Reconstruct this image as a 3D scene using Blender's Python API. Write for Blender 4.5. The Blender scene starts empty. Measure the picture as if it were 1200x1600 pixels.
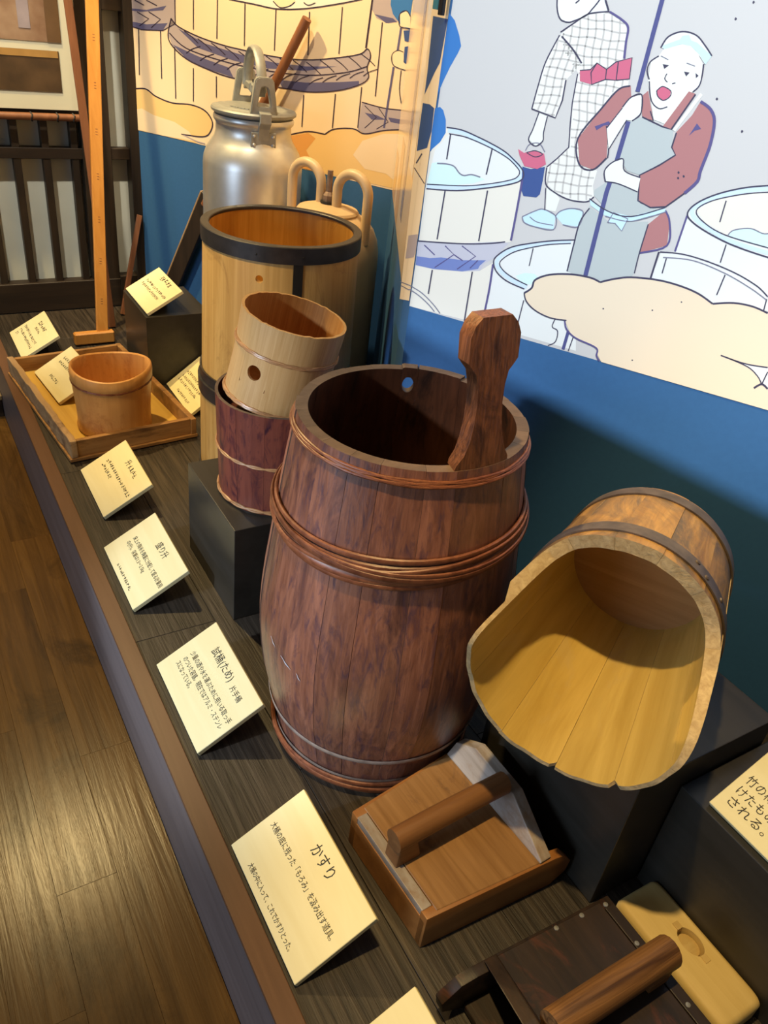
import bpy, bmesh, math, random
from mathutils import Vector, Matrix
R = math.radians
PI = math.pi
random.seed(7)
sc = bpy.context.scene
COL = sc.collection

# ------------------------------------------------------------------ camera
# world: X across the platform (towards the wall), Y along its front edge, Z up; platform deck at z = 0
F, CX, CY = 1250.0, 600.0, 800.0
_N = Vector((-255, 1900, F)).normalized()                  # down, in camera axes
_vx = -900.0
_Y = Vector((_vx, -(_N.x*_vx + _N.z*F)/_N.y, F)).normalized()
_X = _N.cross(_Y)
CAM = Vector((0, 0, 1.0))
cd = bpy.data.cameras.new('camera')
cam = bpy.data.objects.new('camera', cd)
COL.objects.link(cam)
cd.sensor_fit = 'VERTICAL'
cd.sensor_height = 24
cd.lens = F/1600*24
cd.clip_start = 0.02
m = Matrix.Identity(4)
for k, s in ((0, 1), (1, -1), (2, -1)):
    for r_, ax in enumerate((_X[k], _Y[k], -_N[k])):
        m[r_][k] = ax*s
m.translation = CAM
cam.matrix_world = m
sc.camera = cam

def ray(px, py):
    r = Vector((px-CX, py-CY, F))
    return Vector((r.dot(_X), r.dot(_Y), -r.dot(_N)))
def on_plane(px, py, p, n):
    r = ray(px, py); n = Vector(n)
    return CAM + r*((Vector(p)-CAM).dot(n)/r.dot(n))
def on_z(px, py, z=0.0):
    return on_plane(px, py, (0, 0, z), (0, 0, 1))

# ------------------------------------------------------------------ world, exposure, lights
vs = sc.view_settings
vs.view_transform = 'Standard'
vs.look = 'None'
vs.gamma = 1
vs.use_curve_mapping = False
vs.exposure = 0.0
w = bpy.data.worlds.new('room_ambient')
sc.world = w
w.use_nodes = True
bg = w.node_tree.nodes['Background']
bg.inputs['Color'].default_value = (1.0, 0.93, 0.84, 1)
bg.inputs['Strength'].default_value = 0.09

def spot(name, loc, target, watts, color, size, blend, radius):
    l = bpy.data.lights.new(name, 'SPOT')
    l.energy = watts; l.color = color; l.spot_size = R(size); l.spot_blend = blend; l.shadow_soft_size = radius
    o = bpy.data.objects.new(name, l)
    COL.objects.link(o)
    o.location = loc
    o.rotation_euler = (Vector(target)-Vector(loc)).to_track_quat('-Z', 'Y').to_euler()
    return o
WARM = (1.0, 0.72, 0.31)
MURAL_LAMP = Vector((-0.35, -0.50, 1.75))
spot('mural_spotlight', MURAL_LAMP, (0.86, 0.86, 0.95), 240, (0.88, 0.95, 1.0), 52, 0.3, 0.0012)
spot('far_ceiling_spotlight', (0.14, 2.36, 1.92), (0.45, 1.45, 0.0), 135, WARM, 100, 0.5, 0.03)
spot('near_ceiling_spotlight', (0.05, 0.48, 2.2), (0.80, 0.26, 0.15), 150, WARM, 38, 0.5, 0.03)
spot('tub_fill_spot', (-0.30, 1.15, 1.9), (0.55, 1.63, 0.28), 115, WARM, 25, 0.8, 0.03)  # added lamp, brightens the tubs and the tray
spot('niche_spotlight', (0.45, 1.65, 2.1), (1.0, 2.15, 0.85), 72, (1.0, 0.80, 0.52), 52, 0.6, 0.03)
spot('lattice_fill_spot', (0.05, 1.75, 1.95), (0.36, 2.7, 0.35), 95, (1.0, 0.93, 0.76), 44, 0.6, 0.03)  # added lamp, brightens the white paper behind the lattice
spot('daylight_spotlight', (-1.5, 0.75, 1.25), (0.36, 0.98, 0.22), 180, (0.74, 0.86, 1.0), 25, 0.5, 0.06)
win = bpy.data.lights.new('window_daylight', 'AREA')
win.shape = 'RECTANGLE'; win.size = 1.4; win.size_y = 1.1; win.energy = 11; win.spread = R(100); win.color = (0.58, 0.76, 1.0)
wo = bpy.data.objects.new('window_daylight', win)
COL.objects.link(wo)
wo.location = (-2.2, 0.55, 0.70)
wo.rotation_euler = (Vector((0.4, 0.65, 0.05))-wo.location).to_track_quat('-Z', 'Y').to_euler()

# ------------------------------------------------------------------ materials
MATS = {}
def _nt(name):
    mt = bpy.data.materials.new(name)
    mt.use_nodes = True
    nt = mt.node_tree
    return mt, nt, nt.nodes['Principled BSDF']
def rgb(c):
    return (c[0], c[1], c[2], 1.0)
def plain(name, c, rough=0.6, metal=0.0, noise=0.0, nscale=30, bump=0.0, spec=0.5, c2=None):
    mt, nt, b = _nt(name)
    b.inputs['Roughness'].default_value = rough
    b.inputs['Metallic'].default_value = metal
    b.inputs['Specular IOR Level'].default_value = spec
    b.inputs['Base Color'].default_value = rgb(c)
    if noise or c2 or bump:
        tc = nt.nodes.new('ShaderNodeTexCoord')
        n = nt.nodes.new('ShaderNodeTexNoise')
        n.inputs['Scale'].default_value = nscale; n.inputs['Detail'].default_value = 5
        nt.links.new(tc.outputs['Object'], n.inputs['Vector'])
        cr = nt.nodes.new('ShaderNodeValToRGB')
        cr.color_ramp.elements[0].position = 0.35; cr.color_ramp.elements[1].position = 0.68
        k = c2 if c2 else tuple(x*(1-noise) for x in c)
        cr.color_ramp.elements[0].color = rgb(k); cr.color_ramp.elements[1].color = rgb(c)
        nt.links.new(n.outputs['Fac'], cr.inputs['Fac'])
        nt.links.new(cr.outputs['Color'], b.inputs['Base Color'])
        if bump:
            bp = nt.nodes.new('ShaderNodeBump')
            bp.inputs['Strength'].default_value = bump; bp.inputs['Distance'].default_value = 0.002
            nt.links.new(n.outputs['Fac'], bp.inputs['Height'])
            nt.links.new(bp.outputs['Normal'], b.inputs['Normal'])
    MATS[name] = mt
    return mt

def wood(name, dark, light, grain='z', scale=60, stretch=0.05, rough=0.55, stain=None, stain_scale=9, stain_lo=0.5, stain_hi=0.7,
         bump=0.25, vary=0.12, spec=0.4, lo=0.3, hi=0.7, stain2=None, stain_stretch=0.45):
    """procedural wood: stretched noise for the grain, low noise for stains, value varied per object"""
    mt, nt, b = _nt(name)
    L = nt.links.new
    b.inputs['Roughness'].default_value = rough
    b.inputs['Specular IOR Level'].default_value = spec
    tc = nt.nodes.new('ShaderNodeTexCoord')
    oi = nt.nodes.new('ShaderNodeObjectInfo')
    add = nt.nodes.new('ShaderNodeVectorMath'); add.operation = 'ADD'
    mul = nt.nodes.new('ShaderNodeMath'); mul.operation = 'MULTIPLY'; mul.inputs[1].default_value = 13.7
    L(oi.outputs['Random'], mul.inputs[0])
    L(tc.outputs['Object'], add.inputs[0]); L(mul.outputs[0], add.inputs[1])
    mp = nt.nodes.new('ShaderNodeMapping')
    s = [scale, scale, scale]
    s['xyz'.index(grain)] = scale*stretch
    mp.inputs['Scale'].default_value = s
    L(add.outputs[0], mp.inputs['Vector'])
    n = nt.nodes.new('ShaderNodeTexNoise')
    n.inputs['Scale'].default_value = 1.0; n.inputs['Detail'].default_value = 6; n.inputs['Roughness'].default_value = 0.62
    n.inputs['Distortion'].default_value = 0.6
    L(mp.outputs[0], n.inputs['Vector'])
    cr = nt.nodes.new('ShaderNodeValToRGB')
    cr.color_ramp.elements[0].position = lo; cr.color_ramp.elements[1].position = hi
    cr.color_ramp.elements[0].color = rgb(dark); cr.color_ramp.elements[1].color = rgb(light)
    L(n.outputs['Fac'], cr.inputs['Fac'])
    out = cr.outputs['Color']
    if stain:
        for q, (scol, sscale) in enumerate([(stain, stain_scale)] + ([stain2] if stain2 else [])):
            mp2 = nt.nodes.new('ShaderNodeMapping')
            s2 = [sscale]*3
            s2['xyz'.index(grain)] = sscale*stain_stretch
            mp2.inputs['Scale'].default_value = s2
            mp2.inputs['Location'].default_value = (q*3.1, q*1.7, q*0.9)
            L(add.outputs[0], mp2.inputs['Vector'])
            n2 = nt.nodes.new('ShaderNodeTexNoise')
            n2.inputs['Scale'].default_value = 1; n2.inputs['Detail'].default_value = 7; n2.inputs['Roughness'].default_value = 0.7
            n2.inputs['Distortion'].default_value = 1.2
            L(mp2.outputs[0], n2.inputs['Vector'])
            c2 = nt.nodes.new('ShaderNodeValToRGB')
            c2.color_ramp.elements[0].position = stain_lo; c2.color_ramp.elements[1].position = stain_hi
            L(n2.outputs['Fac'], c2.inputs['Fac'])
            mx = nt.nodes.new('ShaderNodeMix'); mx.data_type = 'RGBA'
            L(c2.outputs['Color'], mx.inputs['Factor'])
            L(out, mx.inputs['A']); mx.inputs['B'].default_value = rgb(scol)
            out = mx.outputs['Result']
    hv = nt.nodes.new('ShaderNodeHueSaturation')
    mr = nt.nodes.new('ShaderNodeMapRange')
    mr.inputs['To Min'].default_value = 1-vary; mr.inputs['To Max'].default_value = 1+vary
    L(oi.outputs['Random'], mr.inputs['Value'])
    L(mr.outputs[0], hv.inputs['Value'])
    L(out, hv.inputs['Color'])
    L(hv.outputs['Color'], b.inputs['Base Color'])
    if bump:
        bp = nt.nodes.new('ShaderNodeBump')
        bp.inputs['Strength'].default_value = bump; bp.inputs['Distance'].default_value = 0.0015
        L(n.outputs['Fac'], bp.inputs['Height'])
        L(bp.outputs['Normal'], b.inputs['Normal'])
    MATS[name] = mt
    return mt

wood('deck', (0.013, 0.009, 0.006), (0.068, 0.050, 0.034), 'y', 150, 0.035, 0.5, bump=0.9, vary=0.22, spec=0.4, lo=0.35, hi=0.75)
wood('floor', (0.078, 0.037, 0.009), (0.155, 0.078, 0.020), 'y', 70, 0.045, 0.25, bump=0.5, vary=0.13, stain=(0.038, 0.019, 0.006), stain_scale=5, spec=0.2)
wood('trim', (0.105, 0.048, 0.022), (0.150, 0.072, 0.034), 'y', 40, 0.05, 0.38, bump=0.08, vary=0.03)
wood('fascia', (0.115, 0.094, 0.094), (0.165, 0.135, 0.132), 'y', 35, 0.05, 0.42, bump=0.05, vary=0.03)
wood('dark_lattice', (0.014, 0.009, 0.005), (0.030, 0.018, 0.010), 'z', 60, 0.06, 0.5, bump=0.1, vary=0.1)
wood('dark_sill', (0.016, 0.010, 0.006), (0.034, 0.020, 0.011), 'x', 60, 0.06, 0.5, bump=0.1, vary=0.1)
wood('barrel', (0.165, 0.055, 0.029), (0.330, 0.130, 0.074), 'z', 110, 0.022, 0.36, stain=(0.070, 0.024, 0.020), stain_scale=24, stain_lo=0.50, stain_hi=0.70,
     stain2=((0.065, 0.030, 0.046), 70), bump=0.55, vary=0.28, stain_stretch=0.22, spec=0.75)
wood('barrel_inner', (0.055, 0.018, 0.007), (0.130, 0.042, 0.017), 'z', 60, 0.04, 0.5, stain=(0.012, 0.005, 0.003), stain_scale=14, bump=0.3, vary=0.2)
wood('barrel_rim', (0.085, 0.052, 0.036), (0.150, 0.095, 0.066), 'x', 60, 0.5, 0.55, bump=0.3, vary=0.15)
wood('barrel_handle', (0.085, 0.028, 0.010), (0.300, 0.110, 0.045), 'z', 260, 0.014, 0.42, stain=(0.030, 0.010, 0.006), stain_scale=30, bump=0.7, vary=0.02)
wood('bamboo_hoop', (0.125, 0.036, 0.015), (0.260, 0.088, 0.036), 'z', 50, 1.0, 0.40, bump=0.1, vary=0.25, stain=(0.09, 0.022, 0.008), stain_scale=25)
wood('bamboo_hoop_light', (0.33, 0.15, 0.055), (0.47, 0.24, 0.10), 'z', 50, 1.0, 0.35, bump=0.1, vary=0.2)
wood('cup_dark', (0.120, 0.028, 0.018), (0.210, 0.056, 0.034), 'z', 90, 0.06, 0.36, stain=(0.030, 0.008, 0.018), stain_scale=30, stain_lo=0.48, stain_hi=0.66, bump=0.25, vary=0.14)
wood('cup_light', (0.47, 0.25, 0.085), (0.60, 0.355, 0.145), 'z', 230, 0.018, 0.42, bump=0.15, vary=0.05)
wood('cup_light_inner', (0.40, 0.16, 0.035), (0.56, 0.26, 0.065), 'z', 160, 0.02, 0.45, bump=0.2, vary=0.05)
wood('bamboo_cup', (0.50, 0.235, 0.068), (0.60, 0.31, 0.10), 'z', 60, 0.05, 0.38, stain=(0.36, 0.14, 0.04), stain_scale=14, bump=0.05, vary=0.02)
wood('tub', (0.48, 0.275, 0.080), (0.66, 0.425, 0.155), 'z', 70, 0.04, 0.42, stain=(0.30, 0.15, 0.05), stain_scale=12, stain_lo=0.55, stain_hi=0.8, bump=0.12, vary=0.06)
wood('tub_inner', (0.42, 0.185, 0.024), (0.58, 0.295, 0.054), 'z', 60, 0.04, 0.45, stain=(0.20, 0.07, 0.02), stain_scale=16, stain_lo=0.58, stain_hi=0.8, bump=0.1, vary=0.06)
wood('bucket_inner', (0.45, 0.285, 0.060), (0.60, 0.41, 0.110), 'z', 40, 0.06, 0.5, stain=(0.50, 0.36, 0.16), stain_scale=10, stain_lo=0.55, stain_hi=0.85, bump=0.12, vary=0.10)
wood('bucket_outer', (0.26, 0.125, 0.032), (0.52, 0.29, 0.085), 'z', 70, 0.04, 0.5, stain=(0.135, 0.092, 0.058), stain_scale=13, stain_lo=0.42, stain_hi=0.60, bump=0.6, vary=0.14)
wood('bucket_edge', (0.38, 0.25, 0.11), (0.60, 0.44, 0.23), 'z', 120, 1.0, 0.7, bump=0.9, vary=0.05)
wood('bucket_bottom', (0.30, 0.150, 0.050), (0.42, 0.23, 0.085), 'x', 60, 0.06, 0.5, bump=0.2, vary=0.03)
wood('scoop_top', (0.22, 0.105, 0.034), (0.36, 0.19, 0.072), 'y', 65, 0.05, 0.40, stain=(0.10, 0.055, 0.035), stain_scale=14, stain_lo=0.58, stain_hi=0.74, bump=0.2, vary=0.03)
wood('scoop_side', (0.25, 0.095, 0.022), (0.36, 0.15, 0.040), 'x', 45, 0.06, 0.42, stain=(0.14, 0.05, 0.018), stain_scale=9, stain_lo=0.55, stain_hi=0.8, bump=0.12, vary=0.05)
wood('scoop_plank', (0.22, 0.175, 0.135), (0.42, 0.36, 0.31), 'y', 60, 0.05, 0.36, stain=(0.24, 0.12, 0.04), stain_scale=13, stain_lo=0.5, stain_hi=0.7, bump=0.15, vary=0.02)
wood('scoop_handle', (0.175, 0.074, 0.026), (0.27, 0.122, 0.044), 'x', 60, 0.08, 0.45, bump=0.15, vary=0.02)
wood('old_scoop', (0.015, 0.010, 0.007), (0.040, 0.023, 0.014), 'y', 50, 0.1, 0.45, stain=(0.11, 0.034, 0.018), stain_scale=18, stain_lo=0.56, stain_hi=0.75, bump=0.35, vary=0.15)
wood('old_handle', (0.065, 0.025, 0.008), (0.31, 0.145, 0.048), 'x', 110, 0.03, 0.5, bump=0.8, vary=0.02)
wood('pale_block', (0.60, 0.42, 0.15), (0.72, 0.54, 0.23), 'y', 45, 0.07, 0.6, bump=0.2, vary=0.02)
wood('tray', (0.22, 0.10, 0.030), (0.40, 0.21, 0.070), 'x', 50, 0.06, 0.5, stain=(0.10, 0.045, 0.016), stain_scale=12, bump=0.3, vary=0.1)
wood('tray_worn', (0.25, 0.145, 0.065), (0.42, 0.27, 0.135), 'y', 50, 0.06, 0.6, stain=(0.12, 0.06, 0.03), stain_scale=18, bump=0.5, vary=0.1)
wood('tray_base', (0.45, 0.26, 0.045), (0.58, 0.36, 0.080), 'y', 40, 0.06, 0.4, bump=0.1, vary=0.04)
wood('ruler', (0.50, 0.20, 0.035), (0.62, 0.28, 0.060), 'z', 45, 0.05, 0.35, bump=0.05, vary=0.06)
wood('stick', (0.16, 0.06, 0.025), (0.24, 0.095, 0.04), 'z', 50, 0.05, 0.5, bump=0.15, vary=0.1)
wood('pedestal', (0.024, 0.021, 0.016), (0.036, 0.031, 0.025), 'y', 40, 0.1, 0.36, bump=0.03, vary=0.05)
wood('card', (0.73, 0.63, 0.34), (0.79, 0.70, 0.41), 'y', 30, 0.1, 0.5, bump=0.02, vary=0.03)
plain('ink', (0.02, 0.018, 0.016), 0.7)
plain('card_stand', (0.03, 0.025, 0.02), 0.7)
plain('iron', (0.050, 0.046, 0.050), 0.42, 0.35, noise=0.35, nscale=40, bump=0.1)
plain('bucket_iron', (0.17, 0.125, 0.10), 0.5, 0.3, noise=0.45, nscale=45, bump=0.15)
plain('black_iron', (0.020, 0.019, 0.018), 0.5, 0.2)
plain('aluminium', (0.72, 0.73, 0.72), 0.36, 0.72, noise=0.14, nscale=22, bump=0.03)
plain('cast_aluminium', (0.36, 0.37, 0.35), 0.5, 0.4, noise=0.15, nscale=60, bump=0.08)
plain('cream_enamel', (0.62, 0.44, 0.24), 0.42, noise=0.12, nscale=18, bump=0.03)
plain('rust_metal', (0.30, 0.20, 0.14), 0.6, 0.4, noise=0.4, nscale=90)
plain('blue_wall', (0.034, 0.115, 0.270), 0.6, noise=0.06, nscale=120, bump=0.03, spec=0.3)
plain('shoji', (0.62, 0.64, 0.58), 0.8, noise=0.08, nscale=8)
plain('nail', (0.35, 0.33, 0.28), 0.4, 0.6)
plain('board_white', (0.62, 0.60, 0.46), 0.6)
plain('photo_brown', (0.105, 0.062, 0.030), 0.35, c2=(0.055, 0.034, 0.018), nscale=14)
plain('photo_tan', (0.42, 0.24, 0.075), 0.35, noise=0.2, nscale=20)
plain('photo_picture', (0.36, 0.25, 0.17), 0.35, c2=(0.20, 0.11, 0.065), nscale=11)
plain('photo_frame_brown', (0.15, 0.085, 0.040), 0.35, noise=0.2, nscale=15)
plain('photo_violet', (0.34, 0.29, 0.32), 0.35, noise=0.25, nscale=15)
plain('black_clip', (0.015, 0.015, 0.018), 0.25)
plain('teal_glass', (0.07, 0.26, 0.33), 0.15)
plain('step_wood', (0.22, 0.15, 0.075), 0.5, noise=0.3, nscale=12)
plain('lamp_black', (0.02, 0.02, 0.02), 0.5)
# mural inks
for nm, c in dict(paper_grey=(0.55, 0.535, 0.525), paper_cream=(0.74, 0.70, 0.62), paper_white=(0.72, 0.73, 0.71), foam=(0.60, 0.77, 0.74), rim_blue=(0.56, 0.68, 0.78),
                  line=(0.055, 0.050, 0.090), line_soft=(0.20, 0.20, 0.27), violet_line=(0.10, 0.085, 0.22), rope_grey=(0.50, 0.49, 0.56), rope_blue=(0.16, 0.21, 0.46),
                  cloud=(0.76, 0.63, 0.47), robe_check=(0.50, 0.48, 0.46), robe=(0.74, 0.73, 0.68), skin=(0.74, 0.75, 0.69), red=(0.56, 0.13, 0.21), kimono=(0.40, 0.175, 0.175),
                  apron=(0.44, 0.48, 0.48), navy=(0.045, 0.085, 0.25), band_blue=(0.52, 0.70, 0.80), cobalt=(0.04, 0.17, 0.46), pole=(0.075, 0.08, 0.22),
                  peach=(0.82, 0.64, 0.43), orange_cloud=(0.80, 0.54, 0.23), orange_deep=(0.70, 0.34, 0.10), rope_mauve=(0.42, 0.35, 0.36), rope_indigo=(0.105, 0.10, 0.21),
                  sumi=(0.035, 0.022, 0.045), tub_white=(0.75, 0.72, 0.64), shaded_blue=(0.02, 0.07, 0.22), hand=(0.82, 0.67, 0.45)).items():
    plain('print_'+nm, c, 0.6, spec=0.25)

# ------------------------------------------------------------------ mesh helpers
def finish(bm, name, mats, parent=None, loc=None, rot=None, smooth=False, recalc=True):
    if recalc:
        bmesh.ops.recalc_face_normals(bm, faces=bm.faces[:])
    me = bpy.data.meshes.new(name)
    bm.to_mesh(me); bm.free()
    if not isinstance(mats, (list, tuple)):
        mats = [mats]
    for k in mats:
        me.materials.append(MATS[k])
    if smooth:
        me.polygons.foreach_set('use_smooth', [True]*len(me.polygons))
        try:
            me.set_sharp_from_angle(angle=R(smooth if smooth is not True else 40))
        except Exception:
            pass
    o = bpy.data.objects.new(name, me)
    COL.objects.link(o)
    if parent: o.parent = parent
    if loc is not None: o.location = loc
    if rot is not None: o.rotation_euler = rot
    return o
def tag(o, label=None, cat=None, group=None, kind=None):
    if label: o['label'] = label
    if cat: o['category'] = cat
    if group: o['group'] = group
    if kind: o['kind'] = kind
    return o
def thing(name, label, cat, loc=(0, 0, 0), rot=(0, 0, 0), group=None):
    o = bpy.data.objects.new(name, None)
    o.empty_display_size = 0.05
    COL.objects.link(o)
    o.location = loc; o.rotation_euler = rot
    return tag(o, label, cat, group)
def quad(bm, pts, mi=0):
    f = bm.faces.new([bm.verts.new(p) for p in pts]); f.material_index = mi
    return f
def box_bm(x0, x1, y0, y1, z0, z1, bevel=0.0, segs=2, bm=None):
    own = bm is None
    b = bmesh.new()
    v = [b.verts.new((x, y, z)) for x in (x0, x1) for y in (y0, y1) for z in (z0, z1)]
    for f in ((0, 1, 3, 2), (4, 6, 7, 5), (0, 4, 5, 1), (2, 3, 7, 6), (0, 2, 6, 4), (1, 5, 7, 3)):
        b.faces.new([v[i] for i in f])
    if bevel:
        bmesh.ops.bevel(b, geom=b.edges[:], offset=bevel, segments=segs, affect='EDGES', profile=0.6)
    if own:
        return b
    merge(bm, b)
    return bm
def merge(bm, b, mat=None):
    me = bpy.data.meshes.new('tmp')
    if mat is not None: b.transform(mat)
    b.to_mesh(me); b.free()
    bm.from_mesh(me); bpy.data.meshes.remove(me)
def prism(poly, h0, h1, axes='xy', bevel=0.0, segs=2):
    """extrude a 2d outline along the third axis"""
    b = bmesh.new()
    def P(u, v, h):
        return {'xy': (u, v, h), 'yz': (h, u, v), 'xz': (u, h, v)}[axes]
    lo = [b.verts.new(P(u, v, h0)) for u, v in poly]
    hi = [b.verts.new(P(u, v, h1)) for u, v in poly]
    n = len(poly)
    b.faces.new(lo); b.faces.new(hi)
    for i in range(n):
        b.faces.new((lo[i], lo[(i+1) % n], hi[(i+1) % n], hi[i]))
    bmesh.ops.recalc_face_normals(b, faces=b.faces[:])
    if bevel:
        bmesh.ops.bevel(b, geom=b.edges[:], offset=bevel, segments=segs, affect='EDGES', profile=0.6)
    return b
def lathe(prof, n=64, closed=False, mi=None, bm=None, a0=0.0, a1=2*PI):
    """revolve (r, z) points about z"""
    b = bm or bmesh.new()
    full = abs(a1-a0-2*PI) < 1e-6
    cnt = n if full else n+1
    rings = []
    for r, z in prof:
        if r < 1e-6 and full:
            rings.append([b.verts.new((0, 0, z))])
        else:
            rings.append([b.verts.new((r*math.cos(a0+(a1-a0)*k/n), r*math.sin(a0+(a1-a0)*k/n), z)) for k in range(cnt)])
    m_ = len(prof)
    for i in range(m_ if closed else m_-1):
        A, B = rings[i], rings[(i+1) % m_]
        for k in range(n if full else n):
            k2 = (k+1) % cnt if full else k+1
            if len(A) == 1 and len(B) == 1: continue
            if len(A) == 1: f = b.faces.new((A[0], B[k], B[k2]))
            elif len(B) == 1: f = b.faces.new((A[k], A[k2], B[0]))
            else: f = b.faces.new((A[k], A[k2], B[k2], B[k]))
            if mi: f.material_index = mi[i]
    return b
def tube(path, r, n=10, bm=None, closed=False, flat=1.0, cap=True):
    """sweep a circle along a path of Vectors"""
    b = bm or bmesh.new()
    P = [Vector(p) for p in path]
    N = len(P)
    rings = []
    up = None
    for i in range(N):
        if closed: t = (P[(i+1) % N]-P[i-1]).normalized()
        else: t = (P[min(i+1, N-1)]-P[max(i-1, 0)]).normalized()
        if up is None:
            up = Vector((0, 0, 1)) if abs(t.z) < 0.9 else Vector((1, 0, 0))
        s = t.cross(up)
        if s.length < 1e-4: s = t.cross(Vector((1, 0, 0)))
        s.normalize()
        u2 = s.cross(t).normalized()
        if not closed: up = u2
        rr = r(i/(N-1)) if callable(r) else r
        rings.append([b.verts.new(P[i] + s*(rr*flat*math.cos(2*PI*k/n)) + u2*(rr*math.sin(2*PI*k/n))) for k in range(n)])
    for i in range(N if closed else N-1):
        A, B = rings[i], rings[(i+1) % N]
        for k in range(n):
            b.faces.new((A[k], A[(k+1) % n], B[(k+1) % n], B[k]))
    if cap and not closed:
        b.faces.new(rings[0]); b.faces.new(rings[-1])
    return b
def interp(tab, x):
    if x <= tab[0][0]: return tab[0][1]
    for (a, fa), (b, fb) in zip(tab, tab[1:]):
        if x <= b:
            return fa+(fb-fa)*(x-a)/(b-a)
    return tab[-1][1]
def smooth_interp(tab, x):
    """catmull-rom through the table"""
    n = len(tab)
    if x <= tab[0][0]: return tab[0][1]
    if x >= tab[-1][0]: return tab[-1][1]
    for i in range(n-1):
        if x <= tab[i+1][0]:
            t = (x-tab[i][0])/(tab[i+1][0]-tab[i][0])
            p0 = tab[max(i-1, 0)][1]; p1 = tab[i][1]; p2 = tab[i+1][1]; p3 = tab[min(i+2, n-1)][1]
            return 0.5*((2*p1)+(-p0+p2)*t+(2*p0-5*p1+4*p2-p3)*t*t+(-p0+3*p1-3*p2+p3)*t**3)
def shell(a0, a1, zs, rout, rin, nseg, ztop=None, zbot=None, bm=None, mats=(0, 1, 2), hole=None):
    """a curved wall piece between two angles: outer face mat 0, inner face 1, edges 2. hole = (angle, z, half angle, half height)"""
    b = bm or bmesh.new()
    ang = [a0+(a1-a0)*k/nseg for k in range(nseg+1)]
    lo, hi = zs[0], zs[-1]
    def V(rf, a, z):
        zz = z
        if ztop is not None:
            t = (z-lo)/(hi-lo); zz = z + (ztop(a)-hi)*t**3 if not zbot else z
        r = rf(zz)
        return b.verts.new((r*math.cos(a), r*math.sin(a), zz))
    O = [[V(rout, a, z) for a in ang] for z in zs]
    I = [[V(rin, a, z) for a in ang] for z in zs]
    def fc(vs, mi):
        f = b.faces.new(vs); f.material_index = mi
    nz = len(zs)
    for i in range(nz-1):
        for k in range(nseg):
            fc((O[i][k], O[i][k+1], O[i+1][k+1], O[i+1][k]), mats[0])
            fc((I[i][k], I[i+1][k], I[i+1][k+1], I[i][k+1]), mats[1])
    for k in range(nseg):
        fc((O[-1][k], O[-1][k+1], I[-1][k+1], I[-1][k]), mats[2])
        fc((O[0][k], I[0][k], I[0][k+1], O[0][k+1]), mats[2])
    if a1-a0 < 2*PI-1e-6:
        for i in range(nz-1):
            fc((O[i][0], O[i+1][0], I[i+1][0], I[i][0]), mats[2])
            fc((O[i][-1], I[i][-1], I[i+1][-1], O[i+1][-1]), mats[2])
    else:
        bmesh.ops.remove_doubles(b, verts=b.verts[:], dist=1e-6)
    return b
def holed_patch(a0, a1, z0, z1, rout, rin, ac, zc, ha, hz, bm, mats=(0, 1, 2), n=32):
    """a rectangular piece of a curved wall with an oval hole through it"""
    b = bm
    def ring(frac):
        pts = []
        for k in range(n):
            t = 2*PI*k/n
            c, s = math.cos(t), math.sin(t)
            # hole point and matching point on the rectangle
            hx, hy = ac+ha*c, zc+hz*s
            kx = ((a1-ac) if c > 0 else (ac-a0))/max(abs(c), 1e-6)
            ky = ((z1-zc) if s > 0 else (zc-z0))/max(abs(s), 1e-6)
            kk = min(kx/1.0, ky*1.0) if True else 0
            # scale c by angle extents and s by height extents
            ux = c*(a1-a0); uy = s*(z1-z0)
            q = []
            if abs(ux) > 1e-9: q.append(((a1-ac) if ux > 0 else (a0-ac))/ux)
            if abs(uy) > 1e-9: q.append(((z1-zc) if uy > 0 else (z0-zc))/uy)
            f = min(q)
            rx, ry = ac+ux*f, zc+uy*f
            pts.append((hx+(rx-hx)*frac, hy+(ry-hy)*frac))
        return pts
    def mk(rf, frac):
        return [b.verts.new((rf(z)*math.cos(a), rf(z)*math.sin(a), z)) for a, z in ring(frac)]
    fr = (0, 0.25, 0.6, 1.0)
    O = [mk(rout, f) for f in fr]; I = [mk(rin, f) for f in fr]
    for i in range(len(fr)-1):
        for k in range(n):
            k2 = (k+1) % n
            f = b.faces.new((O[i][k], O[i][k2], O[i+1][k2], O[i+1][k])); f.material_index = mats[0]
            f = b.faces.new((I[i][k], I[i+1][k], I[i+1][k2], I[i][k2])); f.material_index = mats[1]
    for k in range(n):
        k2 = (k+1) % n
        f = b.faces.new((O[0][k], O[0][k2], I[0][k2], I[0][k])); f.material_index = mats[2]
        f = b.faces.new((O[-1][k], O[-1][k2], I[-1][k2], I[-1][k])); f.material_index = mats[2]
    return b
def hoop_strand(rf, z0, rad, waves=1, amp=0.0, ph=0.0, rphase=0.0, rad_off=0.0, n=140, slope=0.0, sph=0.0, flat=1.0, seg=8, ramp=0.0, zf=None):
    P = []
    for k in range(n):
        a = 2*PI*k/n
        z = z0 + amp*math.sin(waves*a+ph) + slope*math.sin(a+sph) + (zf(a) if zf else 0)
        r = rf(z) + rad_off + ramp*math.cos(waves*a+rphase)
        P.append((r*math.cos(a), r*math.sin(a), z))
    return tube(P, rad, seg, closed=True, flat=flat)

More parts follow.
